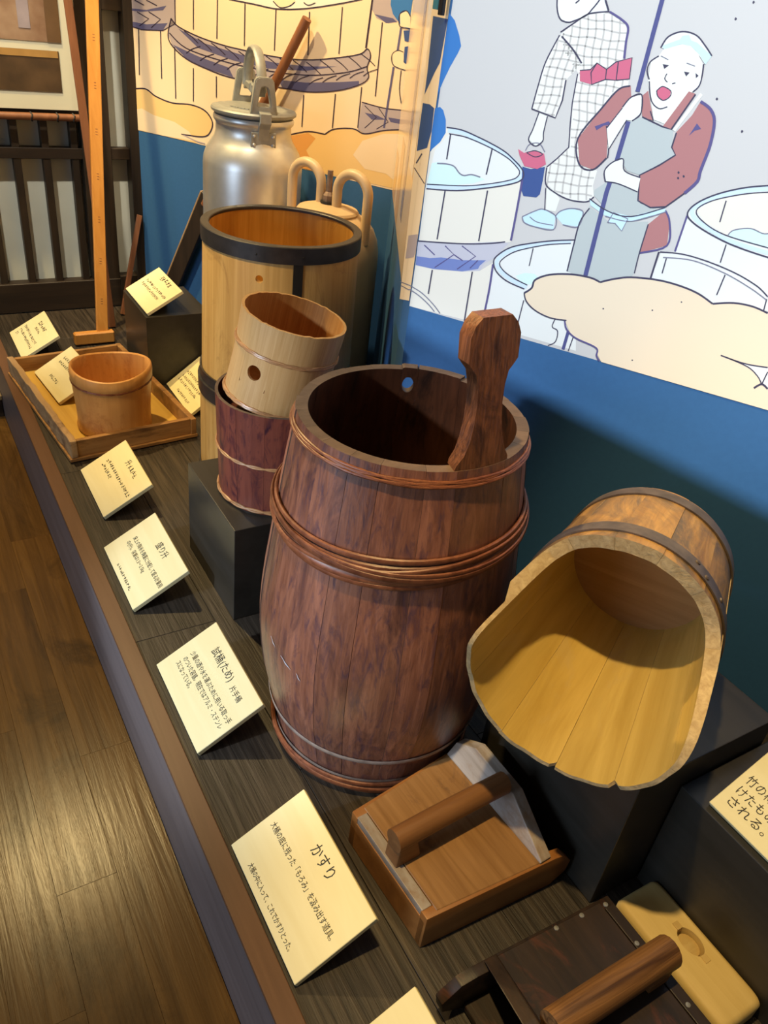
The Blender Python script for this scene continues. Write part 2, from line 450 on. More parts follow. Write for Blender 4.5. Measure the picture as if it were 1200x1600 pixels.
# ------------------------------------------------------------------ the setting: floor, platform, walls
def planks(parent, mat, xs, y0, y1, z_top, th, len_lo, len_hi, gap=0.0015, bevel=0.0012, name='plank'):
    for (xa, xb) in xs:
        y = y0 - random.uniform(0, len_hi)
        while y < y1:
            L_ = random.uniform(len_lo, len_hi)
            a, b_ = max(y, y0), min(y+L_, y1)
            if b_-a > 0.02:
                bm = box_bm(xa+gap/2-(xa+xb)/2, xb-gap/2-(xa+xb)/2, a+gap/2-(a+b_)/2, b_-gap/2-(a+b_)/2, -th, 0, bevel, 1)
                finish(bm, name, mat, parent, ((xa+xb)/2, (a+b_)/2, z_top+random.uniform(-0.0002, 0.0002)))
            y += L_
FLOOR_Z = -0.21
fl = finish(box_bm(-1.6, 1.6, -0.8, 3.0, FLOOR_Z-0.05, FLOOR_Z-0.012), 'floor', 'floor')
tag(fl, 'glossy brown plank floor of the aisle', None, kind='structure')
x = 0.2125
xs = []
while x > -0.75:
    xs.append((x-0.090, x)); x -= 0.090
planks(fl, 'floor', xs, -0.3, 2.40, FLOOR_Z, 0.012, 0.45, 0.95, 0.0002, 0.0002)

# raised step beyond the aisle
st = finish(box_bm(-1.0, 0.212, 2.40, 2.685, FLOOR_Z-0.012, -0.150, 0.003), 'trim_1', 'dark_sill')
tag(st, 'low dark wooden step below the lattice', None, kind='structure')
finish(box_bm(-1.0, 0.212, 2.385, 2.685, -0.150, -0.135, 0.003), 'tread', 'step_wood', st)

EX = 0.213
pf = thing('display_platform', 'long low wooden display platform with dark grained deck and brown front trim', 'platform', (0, 0, 0))
finish(box_bm(EX+0.03, 1.75, -0.6, 2.685, FLOOR_Z, -0.0135), 'platform_base', 'dark_sill', pf)
finish(box_bm(EX, EX+0.030, -0.6, 2.685, FLOOR_Z, -0.006, 0.001), 'front_board', 'fascia', pf)
finish(box_bm(EX-0.0015, EX+0.029, -0.6, 2.685, -0.006, 0.002, 0.0014), 'front_trim', 'trim', pf)
x = EX+0.029
xs = []
while x < 1.70:
    xs.append((x, x+0.145)); x += 0.145
planks(pf, 'deck', xs, -0.3, 2.685, -0.0006, 0.012, 0.55, 1.3, 0.0008, 0.0004)

HB = 0.55                                         # height of the murals' lower edge
P1 = on_z(640, 478, HB); P2 = on_z(1200, 640, HB)
P4 = on_z(613, 297, HB); P3 = on_z(213, 202, HB)
wd = (P2-P1).normalized()
wn = Vector((-wd.y, wd.x, 0))                      # points into the wall (away from the room)
def wall_slab(name, A, B, zlo, zhi, th, mat, inward):
    """vertical slab whose room face runs A-B"""
    bm = bmesh.new()
    d = Vector(inward)*th
    c = [Vector((A.x, A.y, 0)), Vector((B.x, B.y, 0)), Vector((B.x, B.y, 0))+d, Vector((A.x, A.y, 0))+d]
    lo = [bm.verts.new((p.x, p.y, zlo)) for p in c]; hi = [bm.verts.new((p.x, p.y, zhi)) for p in c]
    bm.faces.new(lo); bm.faces.new(hi)
    for i in range(4):
        bm.faces.new((lo[i], lo[(i+1) % 4], hi[(i+1) % 4], hi[i]))
    return finish(bm, name, mat)
WTOP = 2.4
far_end = P1 + wd*1.9
wr = wall_slab('wall_right', P1, far_end, 0.001, WTOP, 0.05, 'blue_wall', wn)
tag(wr, 'blue wall with printed mural of brewery workers above it', None, kind='structure')
# corner facet and the return into the niche
Q = Vector((P1.x+0.012, P1.y+0.040, 0))
wc = wall_slab('wall_corner', Vector((P1.x, P1.y, 0)), Q, 0.001, WTOP, 0.05, 'blue_wall', Vector((0.96, 0.28, 0)))
tag(wc, 'narrow shaded facet at the mural wall corner', None, kind='structure')
rd = (Vector((P4.x, P4.y, 0))-Q).normalized()
wt = wall_slab('wall_return', Q, Vector((P4.x, P4.y, 0))+rd*0.02, 0.001, WTOP, 0.05, 'blue_wall', Vector((rd.y, -rd.x, 0)))
tag(wt, 'glossy return wall leading into the mural niche', None, kind='structure')
ld = (P4-P3).normalized()
ln = Vector((-ld.y, ld.x, 0))
if ln.dot(Vector((1, 0.5, 0))) < 0: ln = -ln
wl = wall_slab('wall_niche', P3 - ld*0.02, P4+ld*0.10, 0.001, WTOP, 0.05, 'blue_wall', ln)
tag(wl, 'dark blue niche wall with printed mural of a great vat', None, kind='structure')

# ------------------------------------------------------------------ mural printing (flat, on the wall planes)
class Print:
    """flat print on a vertical plane: shapes are laid in thin layers a fraction of a millimetre apart"""
    def __init__(self, p, n):
        self.p, self.n = Vector(p), Vector(n).normalized()     # n points into the wall
        self.bm = bmesh.new(); self.mats = []
    def mi(self, mat):
        mat = 'print_'+mat
        if mat not in self.mats: self.mats.append(mat)
        return self.mats.index(mat)
    def W(self, px, py, layer):
        return on_plane(px, py, self.p, self.n) - self.n*(0.0006+0.00022*layer)
    def fill(self, pts, mat, layer):
        vs_ = [self.bm.verts.new(self.W(x_, y_, layer)) for x_, y_ in pts]
        es = [self.bm.edges.new((vs_[i], vs_[(i+1) % len(vs_)])) for i in range(len(vs_))]
        r_ = bmesh.ops.triangle_fill(self.bm, edges=es, use_beauty=True, use_dissolve=False, normal=-self.n)
        k = self.mi(mat)
        for g in r_['geom']:
            if isinstance(g, bmesh.types.BMFace):
                g.material_index = k
                if g.normal.dot(self.n) > 0: g.normal_flip()
    def line(self, pts, mat, width, layer, smooth=True, taper=False):
        if smooth and len(pts) > 2: pts = catmull(pts, 5)
        n_ = len(pts)
        L_, R_ = [], []
        for i in range(n_):
            a, b_ = pts[max(i-1, 0)], pts[min(i+1, n_-1)]
            dx, dy = b_[0]-a[0], b_[1]-a[1]
            l_ = math.hypot(dx, dy) or 1
            wv = width/2
            if taper: wv *= 0.35+0.65*math.sin(PI*min(1, max(0, i/(n_-1)))) if n_ > 2 else 1
            L_.append(self.bm.verts.new(self.W(pts[i][0]-dy/l_*wv, pts[i][1]+dx/l_*wv, layer)))
            R_.append(self.bm.verts.new(self.W(pts[i][0]+dy/l_*wv, pts[i][1]-dx/l_*wv, layer)))
        k = self.mi(mat)
        for i in range(n_-1):
            f = self.bm.faces.new((L_[i], L_[i+1], R_[i+1], R_[i])); f.material_index = k
    def done(self, parent):
        for f in self.bm.faces:
            f.normal_update()
            if f.normal.dot(self.n) > 0: f.normal_flip()
        return finish(self.bm, 'mural_print', [q[6:] if False else q for q in self.mats], parent, recalc=False)
def catmull(pts, k=5, closed=False):
    n_ = len(pts); out = []
    rng = n_ if closed else n_-1
    for i in range(rng):
        if closed: p0, p1, p2, p3 = pts[i-1], pts[i], pts[(i+1) % n_], pts[(i+2) % n_]
        else: p0, p1, p2, p3 = pts[max(i-1, 0)], pts[i], pts[i+1], pts[min(i+2, n_-1)]
        for j in range(k):
            t = j/k
            out.append(tuple(0.5*((2*p1[c])+(-p0[c]+p2[c])*t+(2*p0[c]-5*p1[c]+4*p2[c]-p3[c])*t*t+(-p0[c]+3*p1[c]-3*p2[c]+p3[c])*t**3) for c in (0, 1)))
    if not closed: out.append(tuple(pts[-1]))
    return out
def inside(pt, poly):
    x_, y_ = pt; c = False
    for i in range(len(poly)):
        (x1, y1), (x2, y2) = poly[i], poly[i-1]
        if (y1 > y_) != (y2 > y_) and x_ < (x2-x1)*(y_-y1)/(y2-y1)+x1: c = not c
    return c
def T(ox, oy, s):
    return lambda *pts: [(ox+a/s, oy+b_/s) for a, b_ in pts]
zA, zB, zC, zE, zG = T(800, 0, 3), T(800, 250, 3), T(640, 180, 4), T(600, 0, 7.5), T(200, 0, 2.7273)

# --- right mural
pr = Print(P1, wn)
mlow = lambda x_: 478+(x_-640)*(162/560.0)          # lower edge of the print in the photo
top_l, top_r = (742, -260), (1700, -260)
pr.fill([(640, 478), (1640, mlow(1640)), (1680, 300), top_r, top_l, (708, 0)], 'paper_grey', 0)
def LN(pts, wd_=2.2, mat='line', lay=6, **k): pr.line(pts, mat, wd_, lay, **k)
# vat at the left
vatA = zC((235, 75), (330, 92), (430, 135), (520, 180), (600, 228), (660, 283), (700, 328), (716, 368), (706, 405), (690, 480), (660, 660), (635, 790), (560, 800), (400, 805), (250, 800), (60, 780), (100, 450), (130, 230))
pr.fill(vatA, 'paper_cream', 1)
pr.fill(zC((250, 115), (350, 135), (450, 175), (540, 220), (620, 270), (670, 320), (688, 352), (676, 382), (640, 402), (520, 425), (350, 440), (110, 430), (160, 220)), 'paper_white', 2)
pr.fill(zC((140, 300), (175, 292), (230, 300), (280, 318), (312, 358), (345, 378), (390, 370), (440, 385), (472, 402), (400, 425), (250, 440), (112, 430)), 'foam', 3)
LN(zC((242, 95), (340, 112), (440, 155), (530, 200), (610, 250), (668, 302), (700, 345), (700, 385), (650, 412), (510, 438), (320, 455), (110, 445)), 7, 'rim_blue', 3)
LN(zC((235, 75), (330, 92), (430, 135), (520, 180), (600, 228), (660, 283), (700, 328), (716, 368), (700, 404), (640, 428), (500, 452), (300, 470), (108, 458)), 2)
LN(zC((250, 115), (350, 135), (450, 175), (540, 220), (620, 270), (670, 320), (690, 352), (678, 382), (640, 402), (520, 425), (350, 440), (110, 430)), 1.6)
LN(zC((175, 300), (230, 303), (280, 318), (315, 362), (345, 376), (390, 370), (445, 386)), 2, 'line_soft')
for a_, b_ in (((260, 115), (235, 275)), ((520, 205), (482, 370)), ((225, 470), (175, 775)), ((490, 470), (435, 785))):
    LN(zC(a_, b_), 2.2)
LN(zC((706, 405), (690, 500), (660, 660), (636, 782)), 3.4, 'violet_line')
pr.fill(zC((55, 785), (330, 800), (560, 790), (620, 800), (570, 850), (520, 900), (470, 925), (440, 972), (330, 977), (150, 962), (38, 937)), 'rope_grey', 2)
pr.fill(zC((46, 880), (130, 892), (200, 888), (330, 905), (480, 905), (440, 940), (430, 960), (330, 975), (150, 960), (40, 935)), 'rope_blue', 3)
LN(zC((55, 785), (330, 802), (500, 800), (600, 790)), 2)
for q in (((95, 810), (160, 872)), ((225, 815), (280, 870), (160, 950)), ((330, 815), (415, 880), (300, 960)), ((280, 870), (335, 908)), ((430, 905), (380, 955))):
    LN(zC(*q), 1.6, 'violet_line', smooth=False)
pr.fill(zC((38, 937), (330, 977), (440, 972), (522, 922), (500, 1060), (466, 1255), (352, 1277), (340, 1276)) + [(640, 478)], 'paper_cream', 1)
for q in (((145, 965), (120, 1115)), ((395, 977), (370, 1130), (345, 1283))):
    LN(zC(*q), 2.2)
LN(zC((524, 930), (500, 1090), (466, 1252)), 3.2, 'violet_line')
LN(zC((0, 1060), (80, 1110), (150, 1180), (192, 1236)), 1.6, 'line_soft')
LN(zC((0, 1085), (60, 1125), (120, 1180), (158, 1226)), 1.6, 'line_soft')
# vat in the middle, behind the cloud
pr.fill(zC((1040, 775), (900, 782), (760, 798), (640, 822), (560, 866), (525, 915), (500, 1100), (466, 1255), (430, 1296), (1040, 1472)), 'paper_white', 1)
LN(zC((1010, 790), (890, 795), (760, 812), (650, 838), (575, 878), (545, 925), (580, 985), (650, 1036), (735, 1075)), 6, 'rim_blue', 2)
LN(zC((1040, 778), (900, 783), (760, 799), (640, 823), (560, 868), (528, 910), (545, 975), (610, 1035), (720, 1085)), 2)
LN(zC((1010, 800), (880, 806), (760, 826), (660, 852), (590, 892), (565, 928), (592, 972), (650, 1015), (738, 1060)), 1.6)
pr.fill(zC((665, 1003), (720, 985), (780, 990), (805, 1012), (770, 1055), (735, 1058), (690, 1035)), 'foam', 2)
LN(zC((775, 830), (750, 940)), 1.6); LN(zC((716, 1155), (665, 1352)), 1.8)
LN(zC((385, 1292), (410, 1268), (470, 1262), (520, 1292), (600, 1330), (650, 1362)), 2, 'violet_line')
# right hand vats
pr.fill(zB((1500, 150), (1400, 126), (1290, 118), (1200, 120), (1080, 132), (960, 162), (870, 200), (825, 245), (760, 430), (700, 430), (650, 558), (780, 587), (940, 670), (1290, 720), (1560, 900), (1560, 200)), 'paper_white', 1)
pr.fill(zB((1290, 148), (1200, 150), (1080, 160), (940, 190), (865, 235), (900, 290), (1000, 350), (1290, 435)), 'paper_cream', 2)
pr.fill(zB((1010, 356), (1040, 328), (1120, 320), (1190, 345), (1290, 340), (1290, 434), (1100, 382)), 'foam', 3)
LN(zB((1290, 132), (1200, 134), (1080, 146), (950, 176), (865, 216), (845, 245), (870, 285), (940, 333), (1040, 385), (1290, 462)), 7, 'rim_blue', 3)
LN(zB((1290, 117), (1200, 119), (1080, 131), (960, 160), (870, 200), (825, 245), (842, 285), (920, 340), (1040, 400), (1200, 455), (1290, 478)), 2.4)
LN(zB((1290, 150), (1200, 150), (1080, 160), (940, 190), (866, 235), (900, 290), (1000, 350), (1200, 410), (1290, 434)), 1.7)
LN(zB((1010, 356), (1040, 328), (1120, 320), (1185, 345), (1250, 330)), 1.7, 'line_soft')
for q in (((1005, 190), (975, 290)), ((1005, 395), (977, 480)), ((725, 460), (705, 530)), ((1000, 537), (960, 632)), ((1195, 650), (1180, 705))):
    LN(zB(*q), 2)
LN(zB((822, 260), (795, 340), (765, 428)), 3, 'violet_line'); LN(zB((690, 430), (650, 556)), 3)
LN(zB((695, 430), (800, 440), (920, 475), (1050, 530), (1150, 590), (1200, 640)), 2)
LN(zB((710, 455), (850, 470), (1000, 530), (1120, 600), (1195, 655)), 1.6, 'line_soft')
# worker seen from behind: checked robe
robe = zA((230, 160), (290, 110), (350, 70), (460, 55), (520, 95), (545, 130), (530, 280), (560, 300), (545, 400), (470, 440), (380, 570), (310, 650), (320, 760), (400, 800), (380, 870), (385, 925), (350, 945), (270, 935), (200, 900), (160, 860), (165, 780), (270, 690), (285, 480), (310, 340), (250, 250))
sleeve = zA((225, 165), (160, 290), (95, 510), (205, 552), (235, 470), (250, 380), (330, 300), (300, 230))
pr.fill(zA((215, 0), (216, 60), (230, 90), (262, 104), (300, 95), (350, 72), (378, 40), (412, 0), (425, -70), (395, -130), (330, -155), (260, -130), (222, -70)), 'skin', 2)
pr.fill(zA((412, 0), (378, 42), (352, 66), (380, 60), (450, 50), (440, 0), (425, -40)), 'paper_white', 2)
pr.fill(zA((222, -70), (260, -130), (330, -155), (395, -130), (425, -70), (412, -20), (380, -60), (300, -85)), 'line', 3)
LN(zA((215, -30), (214, 40), (228, 88), (262, 104), (300, 95), (350, 72), (380, 40), (412, 0), (430, -40)), 2)
LN(zA((300, 15), (318, 0)), 2); LN(zA((440, 0), (455, 50)), 3)
pr.fill(robe, 'robe', 2); pr.fill(sleeve, 'robe', 3)
def grid(poly, lay, slant):
    xs_ = [p[0] for p in poly]; ys_ = [p[1] for p in poly]
    def run(pts):
        seg = []
        for p in pts:
            if inside(p, poly): seg.append(p)
            else:
                if len(seg) > 2: pr.line(seg, 'robe_check', 2.6, lay, smooth=False)
                seg = []
        if len(seg) > 2: pr.line(seg, 'robe_check', 2.6, lay, smooth=False)
    v = min(xs_)-120
    while v < max(xs_)+120:
        run([(v+slant*(t-min(ys_))+1.2*math.sin(t*0.09+v), t) for t in [min(ys_)+i*3.0 for i in range(int((max(ys_)-min(ys_))/3)+1)]])
        v += 12.5
    v = min(ys_)-40
    while v < max(ys_)+40:
        run([(t, v+0.12*(t-min(xs_))+1.2*math.sin(t*0.12+v)) for t in [min(xs_)+i*3.0 for i in range(int((max(xs_)-min(xs_))/3)+1)]])
        v += 14.5
grid(robe, 3, -0.10); grid(sleeve, 4, -0.28)
LN(zA((230, 150), (290, 110), (350, 70), (400, 58), (460, 55)), 2); LN(zA((460, 55), (520, 95), (546, 130), (536, 200), (528, 275)), 3.6, 'violet_line')
LN(zA((225, 165), (160, 290), (125, 400), (95, 510)), 2); LN(zA((95, 510), (205, 552), (238, 470), (255, 375)), 2.2, smooth=False); LN(zA((235, 170), (290, 235), (328, 296)), 2.6)
LN(zA((310, 345), (285, 480), (275, 580), (268, 690), (210, 745), (165, 782)), 1.8, smooth=False)
LN(zA((165, 785), (160, 860), (200, 900), (270, 935), (350, 945), (385, 922)), 2)
pr.fill(zA((128, 528), (168, 545), (150, 620), (146, 660), (112, 684), (80, 655), (100, 605)), 'skin', 4)
LN(zA((128, 528), (100, 605), (80, 655), (112, 684), (146, 660), (150, 620), (168, 545)), 1.8)
# red bow, slippers, kettle
pr.fill(zA((320, 330), (370, 326), (400, 295), (445, 325), (490, 290), (565, 270), (552, 370), (490, 376), (440, 372), (375, 396), (320, 380)), 'red', 5)
for q in (((320, 330), (370, 326), (400, 295), (445, 325), (490, 290), (565, 270), (552, 370), (490, 376)), ((445, 325), (440, 372), (375, 396), (372, 340), (400, 295)), ((500, 290), (490, 376), (440, 372))):
    LN(zA(*q), 1.8, smooth=False)
pr.fill(zB((165, 118), (160, 235), (205, 240), (225, 180), (200, 150)), 'skin', 2)
pr.fill(zB((50, 265), (110, 238), (150, 230), (206, 262), (196, 325), (110, 312), (60, 292)), 'band_blue', 4)
pr.fill(zB((205, 262), (230, 238), (282, 226), (335, 242), (310, 312), (240, 302)), 'band_blue', 3)
LN(zB((50, 265), (110, 238), (150, 230), (206, 262), (196, 325), (110, 312), (60, 292), (50, 265)), 1.8, 'line_soft')
LN(zB((205, 262), (230, 238), (282, 226), (335, 242), (310, 312), (240, 302)), 1.8, 'line_soft')
LN(zB((85, 265), (120, 290), (195, 305)), 1.5, 'line_soft'); LN(zB((160, 130), (155, 235)), 1.5)
pr.fill(zA((30, 698), (58, 716), (100, 704), (152, 720), (161, 770), (120, 792), (60, 778), (38, 730)), 'red', 5)
pr.fill(zA((50, 780), (90, 792), (156, 782), (145, 850), (132, 910), (115, 925), (55, 918), (45, 890)), 'navy', 4)
LN(zA((70, 715), (110, 735), (145, 722), (110, 706), (72, 714)), 1.5); LN(zA((65, 705), (85, 676), (130, 672), (156, 712)), 1.5, 'line_soft')
# worker in the red kimono
SK = 'skin'
pr.fill(zA((652, 290), (690, 262), (730, 205), (800, 190), (860, 220), (895, 300), (882, 400), (825, 450), (765, 520), (740, 590), (665, 560), (650, 460), (638, 380)), SK, 5)
pr.fill(zA((700, 222), (735, 172), (800, 148), (865, 165), (908, 215), (938, 262), (905, 300), (860, 232), (800, 206), (718, 232)), 'paper_white', 6)
pr.fill(zA((705, 215), (790, 184), (800, 168), (832, 164), (842, 190), (870, 200), (938, 262), (908, 302), (880, 255), (840, 215), (800, 206), (712, 230)), 'band_blue', 7)
LN(zA((700, 222), (735, 172), (800, 148), (865, 165), (908, 215), (938, 262)), 2.4, lay=8)
LN(zA((690, 262), (650, 290), (636, 330), (645, 372)), 2, lay=8); LN(zA((645, 380), (655, 470), (690, 508), (730, 500)), 1.7, lay=8); LN(zA((900, 300), (895, 345), (880, 400), (850, 430)), 2, lay=8)
pr.fill(zA((680, 425), (708, 405), (745, 425), (742, 452), (712, 470), (686, 452)), 'red', 7)
LN(zA((680, 425), (708, 405), (745, 425), (742, 452), (712, 470), (686, 452), (680, 425)), 1.5, lay=8)
for q in (((708, 300), (738, 306), (716, 322)), ((808, 335), (834, 340), (818, 358)), ((862, 342), (876, 355), (864, 366))):
    pr.fill(zA(*q), 'line', 8)
LN(zA((728, 345), (718, 368), (730, 385)), 1.5, lay=8); LN(zA((752, 392), (768, 388)), 1.5, lay=8)
LN(zA((700, 262), (735, 280)), 1.3, 'line_soft', 8); LN(zA((820, 295), (860, 310)), 1.3, 'line_soft', 8)
pr.fill(zA((885, 475), (930, 510), (950, 570), (930, 680), (885, 800), (870, 850), (810, 900), (722, 970), (650, 972), (590, 940), (600, 820), (690, 775), (765, 728), (750, 680), (770, 620), (845, 540)), 'kimono', 5)
pr.fill(zA((558, 400), (500, 420), (420, 510), (310, 650), (318, 770), (380, 795), (445, 740), (452, 590), (530, 500), (610, 450), (560, 450)), 'kimono', 5)
pr.fill(zA((610, 450), (640, 425), (664, 565), (612, 548)), 'kimono', 6)
pr.fill(zA((830, 428), (862, 440), (748, 606), (708, 592)), 'kimono', 6)
LN(zA((885, 475), (932, 512), (950, 570), (930, 680), (885, 800), (870, 850), (810, 905)), 5, 'violet_line', 7)
LN(zA((810, 905), (722, 968), (650, 972), (592, 940), (600, 820), (690, 775), (768, 726), (750, 690), (772, 622)), 2.4, lay=7, smooth=False)
LN(zA((556, 402), (500, 420), (420, 510), (310, 650), (318, 770), (380, 795), (445, 740)), 2.6, lay=7); LN(zA((445, 590), (455, 690), (450, 740)), 2, lay=7)
pr.fill(zA((830, 636), (868, 578), (888, 604), (858, 612)), 'violet_line', 7); pr.fill(zA((390, 592), (455, 568), (470, 585), (432, 588), (398, 610)), 'violet_line', 7)
LN(zA((612, 548), (708, 594), (748, 606), (862, 442)), 2.6, lay=7, smooth=False); LN(zA((664, 565), (650, 520)), 2, lay=7)
LN(zA((760, 612), (890, 440)), 5, 'paper_white', 7)
pr.fill(zA((560, 562), (612, 548), (712, 596), (758, 612), (750, 690), (765, 728), (600, 820), (540, 800), (500, 730)), 'apron', 6)
pr.fill(zB((388, 140), (440, 105), (500, 100), (590, 150), (600, 200), (650, 225), (690, 232), (600, 262), (540, 262), (450, 240), (385, 165)), 'apron', 5)
pr.fill(zB((365, 215), (450, 285), (540, 290), (640, 288), (600, 430), (575, 530), (560, 548), (415, 568), (260, 522), (300, 340)), 'apron', 5)
pr.fill(zB((720, 235), (740, 290), (728, 400), (600, 435), (620, 360), (640, 300)), 'kimono', 4)
LN(zB((720, 235), (740, 290), (728, 400), (600, 435)), 3, 'violet_line', 6)
pr.fill(zB((365, 180), (450, 238), (560, 264), (720, 222), (722, 242), (560, 286), (440, 262), (370, 212)), 'band_blue', 6)
pr.fill(zB((450, 292), (478, 245), (545, 275), (516, 332), (485, 296)), 'band_blue', 7)
LN(zB((365, 180), (450, 238), (560, 264), (720, 222)), 1.8, 'line', 8); LN(zB((440, 262), (560, 286), (722, 242)), 1.6, 'line_soft', 8)
LN(zB((450, 292), (478, 245), (545, 275), (516, 332), (485, 296), (450, 292)), 1.8, 'line_soft', 8, smooth=False)
LN(zB((365, 225), (320, 290), (290, 400), (260, 520)), 2.2, lay=6); LN(zB((640, 300), (600, 430), (575, 530)), 2, lay=6)
LN(zA((770, -240), (706, 0), (590, 430)), 7, 'pole', 7, smooth=False); LN(zA((548, 568), (490, 762)), 7, 'pole', 7); LN(zA((462, 850), (445, 900)) + zB((345, 545)), 7, 'pole', 7, smooth=False)
LN(zB((266, 800), (240, 888)), 5, 'pole', 4)
pr.fill(zA((520, 502), (560, 456), (610, 444), (606, 530), (565, 566), (540, 562), (455, 700), (446, 600)), SK, 8)
LN(zA((520, 502), (560, 456), (610, 444), (606, 530), (565, 566)), 2, lay=9); LN(zA((446, 600), (520, 505)), 1.6, lay=9); LN(zA((540, 562), (455, 700)), 1.6, lay=9)
pr.fill(zA((436, 800), (470, 762), (522, 744), (530, 800), (604, 832), (590, 900), (500, 860), (440, 850)), SK, 8)
LN(zA((440, 850), (436, 800), (470, 762), (522, 744), (530, 800), (604, 832)), 2, lay=9); LN(zA((440, 850), (500, 860), (590, 898)), 1.8, lay=9)
# drifting cloud
cl = catmull(zB((60, 622), (95, 598), (112, 560), (180, 536), (280, 534), (370, 550), (415, 571)), 4)[:-1] + catmull(zB((415, 571), (480, 556), (560, 548), (680, 560), (780, 585), (870, 622), (942, 672)), 4)[:-1] + catmull(zB((942, 672), (1040, 668), (1130, 685), (1200, 716), (1290, 770)), 4)
cl2 = zB((396, 878), (330, 850), (275, 810), (250, 752), (180, 737), (110, 702), (70, 660))
pr.fill(cl + catmull([(1230, 507), (1330, 570), (1440, 640), (1560, mlow(1560)-10)], 4)[1:] + [(1570, mlow(1570)), (940, mlow(940))] + zB((400, 905)) + cl2, 'cloud', 9)
LN(zB((60, 622), (95, 598), (112, 560), (180, 536), (280, 534), (370, 550), (415, 571)), 3, 'line', 10); LN(zB((415, 571), (480, 556), (560, 548), (680, 560), (780, 585), (870, 622), (942, 672)), 3, 'line', 10)
LN(zB((942, 672), (1040, 668), (1130, 685), (1200, 716)), 3, 'line', 10); LN(zB((60, 622), (70, 660), (110, 702), (180, 737), (258, 750)), 2, 'line', 10); LN(zB((250, 752), (258, 790), (300, 832), (396, 878), (398, 915), (412, 940)), 2.6, 'violet_line', 10)
pr.fill(zB((985, 915), (1060, 942), (1120, 958), (1200, 970), (1290, 965), (1290, 1050), (1200, 1068), (1172, 1050), (1152, 1010), (1105, 966), (1045, 936)), 'paper_white', 10)
LN(zB((980, 913), (1060, 942), (1120, 958), (1200, 970)), 2.2, 'line', 11); LN(zB((1000, 920), (1105, 966), (1152, 1010), (1172, 1048)), 1.8, 'line', 11); LN(zB((1135, 1066), (1172, 1048), (1200, 1070)), 3.2, 'line', 11); LN(zB((1200, 990), (1172, 1048)), 2, 'line', 11)
for q in ((430, 695), (796, 664), (566, 936), (660, 702)):
    c = zB(q)[0]; pr.fill([(c[0]+1.3*math.cos(t), c[1]+1.3*math.sin(t)) for t in (0, 1, 2, 3, 4, 5)], 'line', 10)
for q in ((1134, 10), (1050, 88), (962, 463), (1080, 615), (782, 808), (806, 826), (780, 834)):
    c = zA(q)[0]; pr.fill([(c[0]+1.8*math.cos(t), c[1]+2.2*math.sin(t)) for t in (0, 1, 2, 3, 4, 5)], 'line', 6)
LN(zB((205, 742), (190, 780), (215, 800), (205, 850), (170, 868)), 1.6); LN(zB((290, 825), (265, 895)), 1.6)
# blue sleeve at the panel's left end
pr.fill([(702, 20), (711, 32), (718, 55), (721, 72), (716, 83), (704, 104), (693, 127), (684, 148), (690, 100)], 'cobalt', 2)
pr.fill([(680, 169), (688, 167), (693, 172), (697, 187), (697, 207), (688, 222), (672, 236), (675, 205)], 'cobalt', 2)
pr.done(wr)
# --- facet at the corner
fn = Vector((0.96, 0.28, 0)); fn = Vector((Q.y-P1.y, -(Q.x-P1.x), 0)).normalized()
pc = Print(P1, fn)
fx = lambda y_: (705-(y_/478.0)*65)                  # panel edge at image height y
gx = lambda y_: (677-(y_/467.0)*52)
pc.fill([(fx(478)-0.4, 470), (gx(467), 467), (gx(0), 0), (gx(-260), -260), (fx(-260)-0.5, -260), (fx(0)-0.5, 0)], 'peach', 0)
pc.fill([(677.5, 25), (fx(28)-0.6, 30), (688, 98), (680, 113), (664, 148), (663, 155), (669, 110)], 'shaded_blue', 1)  # sleeve's blue in a darker copy: the facet's shade put into the ink
pc.fill([(661.5, 161), (672, 163), (679, 169), (675, 205), (668, 231), (652, 236), (656, 200)], 'shaded_blue', 1)
pc.line([(651, 255), (660, 240)], 'line', 1.6, 2); pc.line([(648, 262), (664, 287)], 'line', 1.4, 2)
pc.fill([(639, 368), (653.5, 366), (651, 390), (647, 402), (634, 404)], 'rope_mauve', 1)
pc.line([(627, 446), (640, 453)], 'line_soft', 1.4, 2); pc.line([(626, 440), (641, 446)], 'line_soft', 1.4, 2)
pc.done(wc)
# --- the return: peach print with the mural's reflection painted on as flat bands
rn = Vector((rd.y, -rd.x, 0)); 
bm = bmesh.new()
def retq(t0, t1, z0, z1, mi, off):
    A = Q + (Vector((P4.x, P4.y, 0))-Q)*t0 - rn*off; B = Q + (Vector((P4.x, P4.y, 0))-Q)*t1 - rn*off
    quad(bm, [(A.x, A.y, z0), (B.x, B.y, z0), (B.x, B.y, z1), (A.x, A.y, z1)], mi)
retq(0.0, 0.995, HB, WTOP, 0, 0.0008)
for t0, t1, z0, z1, k in ((0.03, 0.10, HB, 1.9, 1), (0.16, 0.30, 0.72, 1.9, 2), (0.36, 0.44, 0.60, 1.9, 1), (0.55, 0.70, HB, 0.72, 3), (0.80, 0.95, HB, 0.66, 3)):
    retq(t0, t1, z0, z1, k, 0.0011)
for nm, c in (('gloss_peach', (0.78, 0.58, 0.37)), ('reflected_mauve', (0.36, 0.28, 0.27)), ('reflected_white', (0.72, 0.68, 0.62)), ('reflected_amber', (0.66, 0.40, 0.16))):
    plain(nm, c, 0.18)
finish(bm, 'mural_print', ['gloss_peach', 'reflected_mauve', 'reflected_white', 'reflected_amber'], wt)
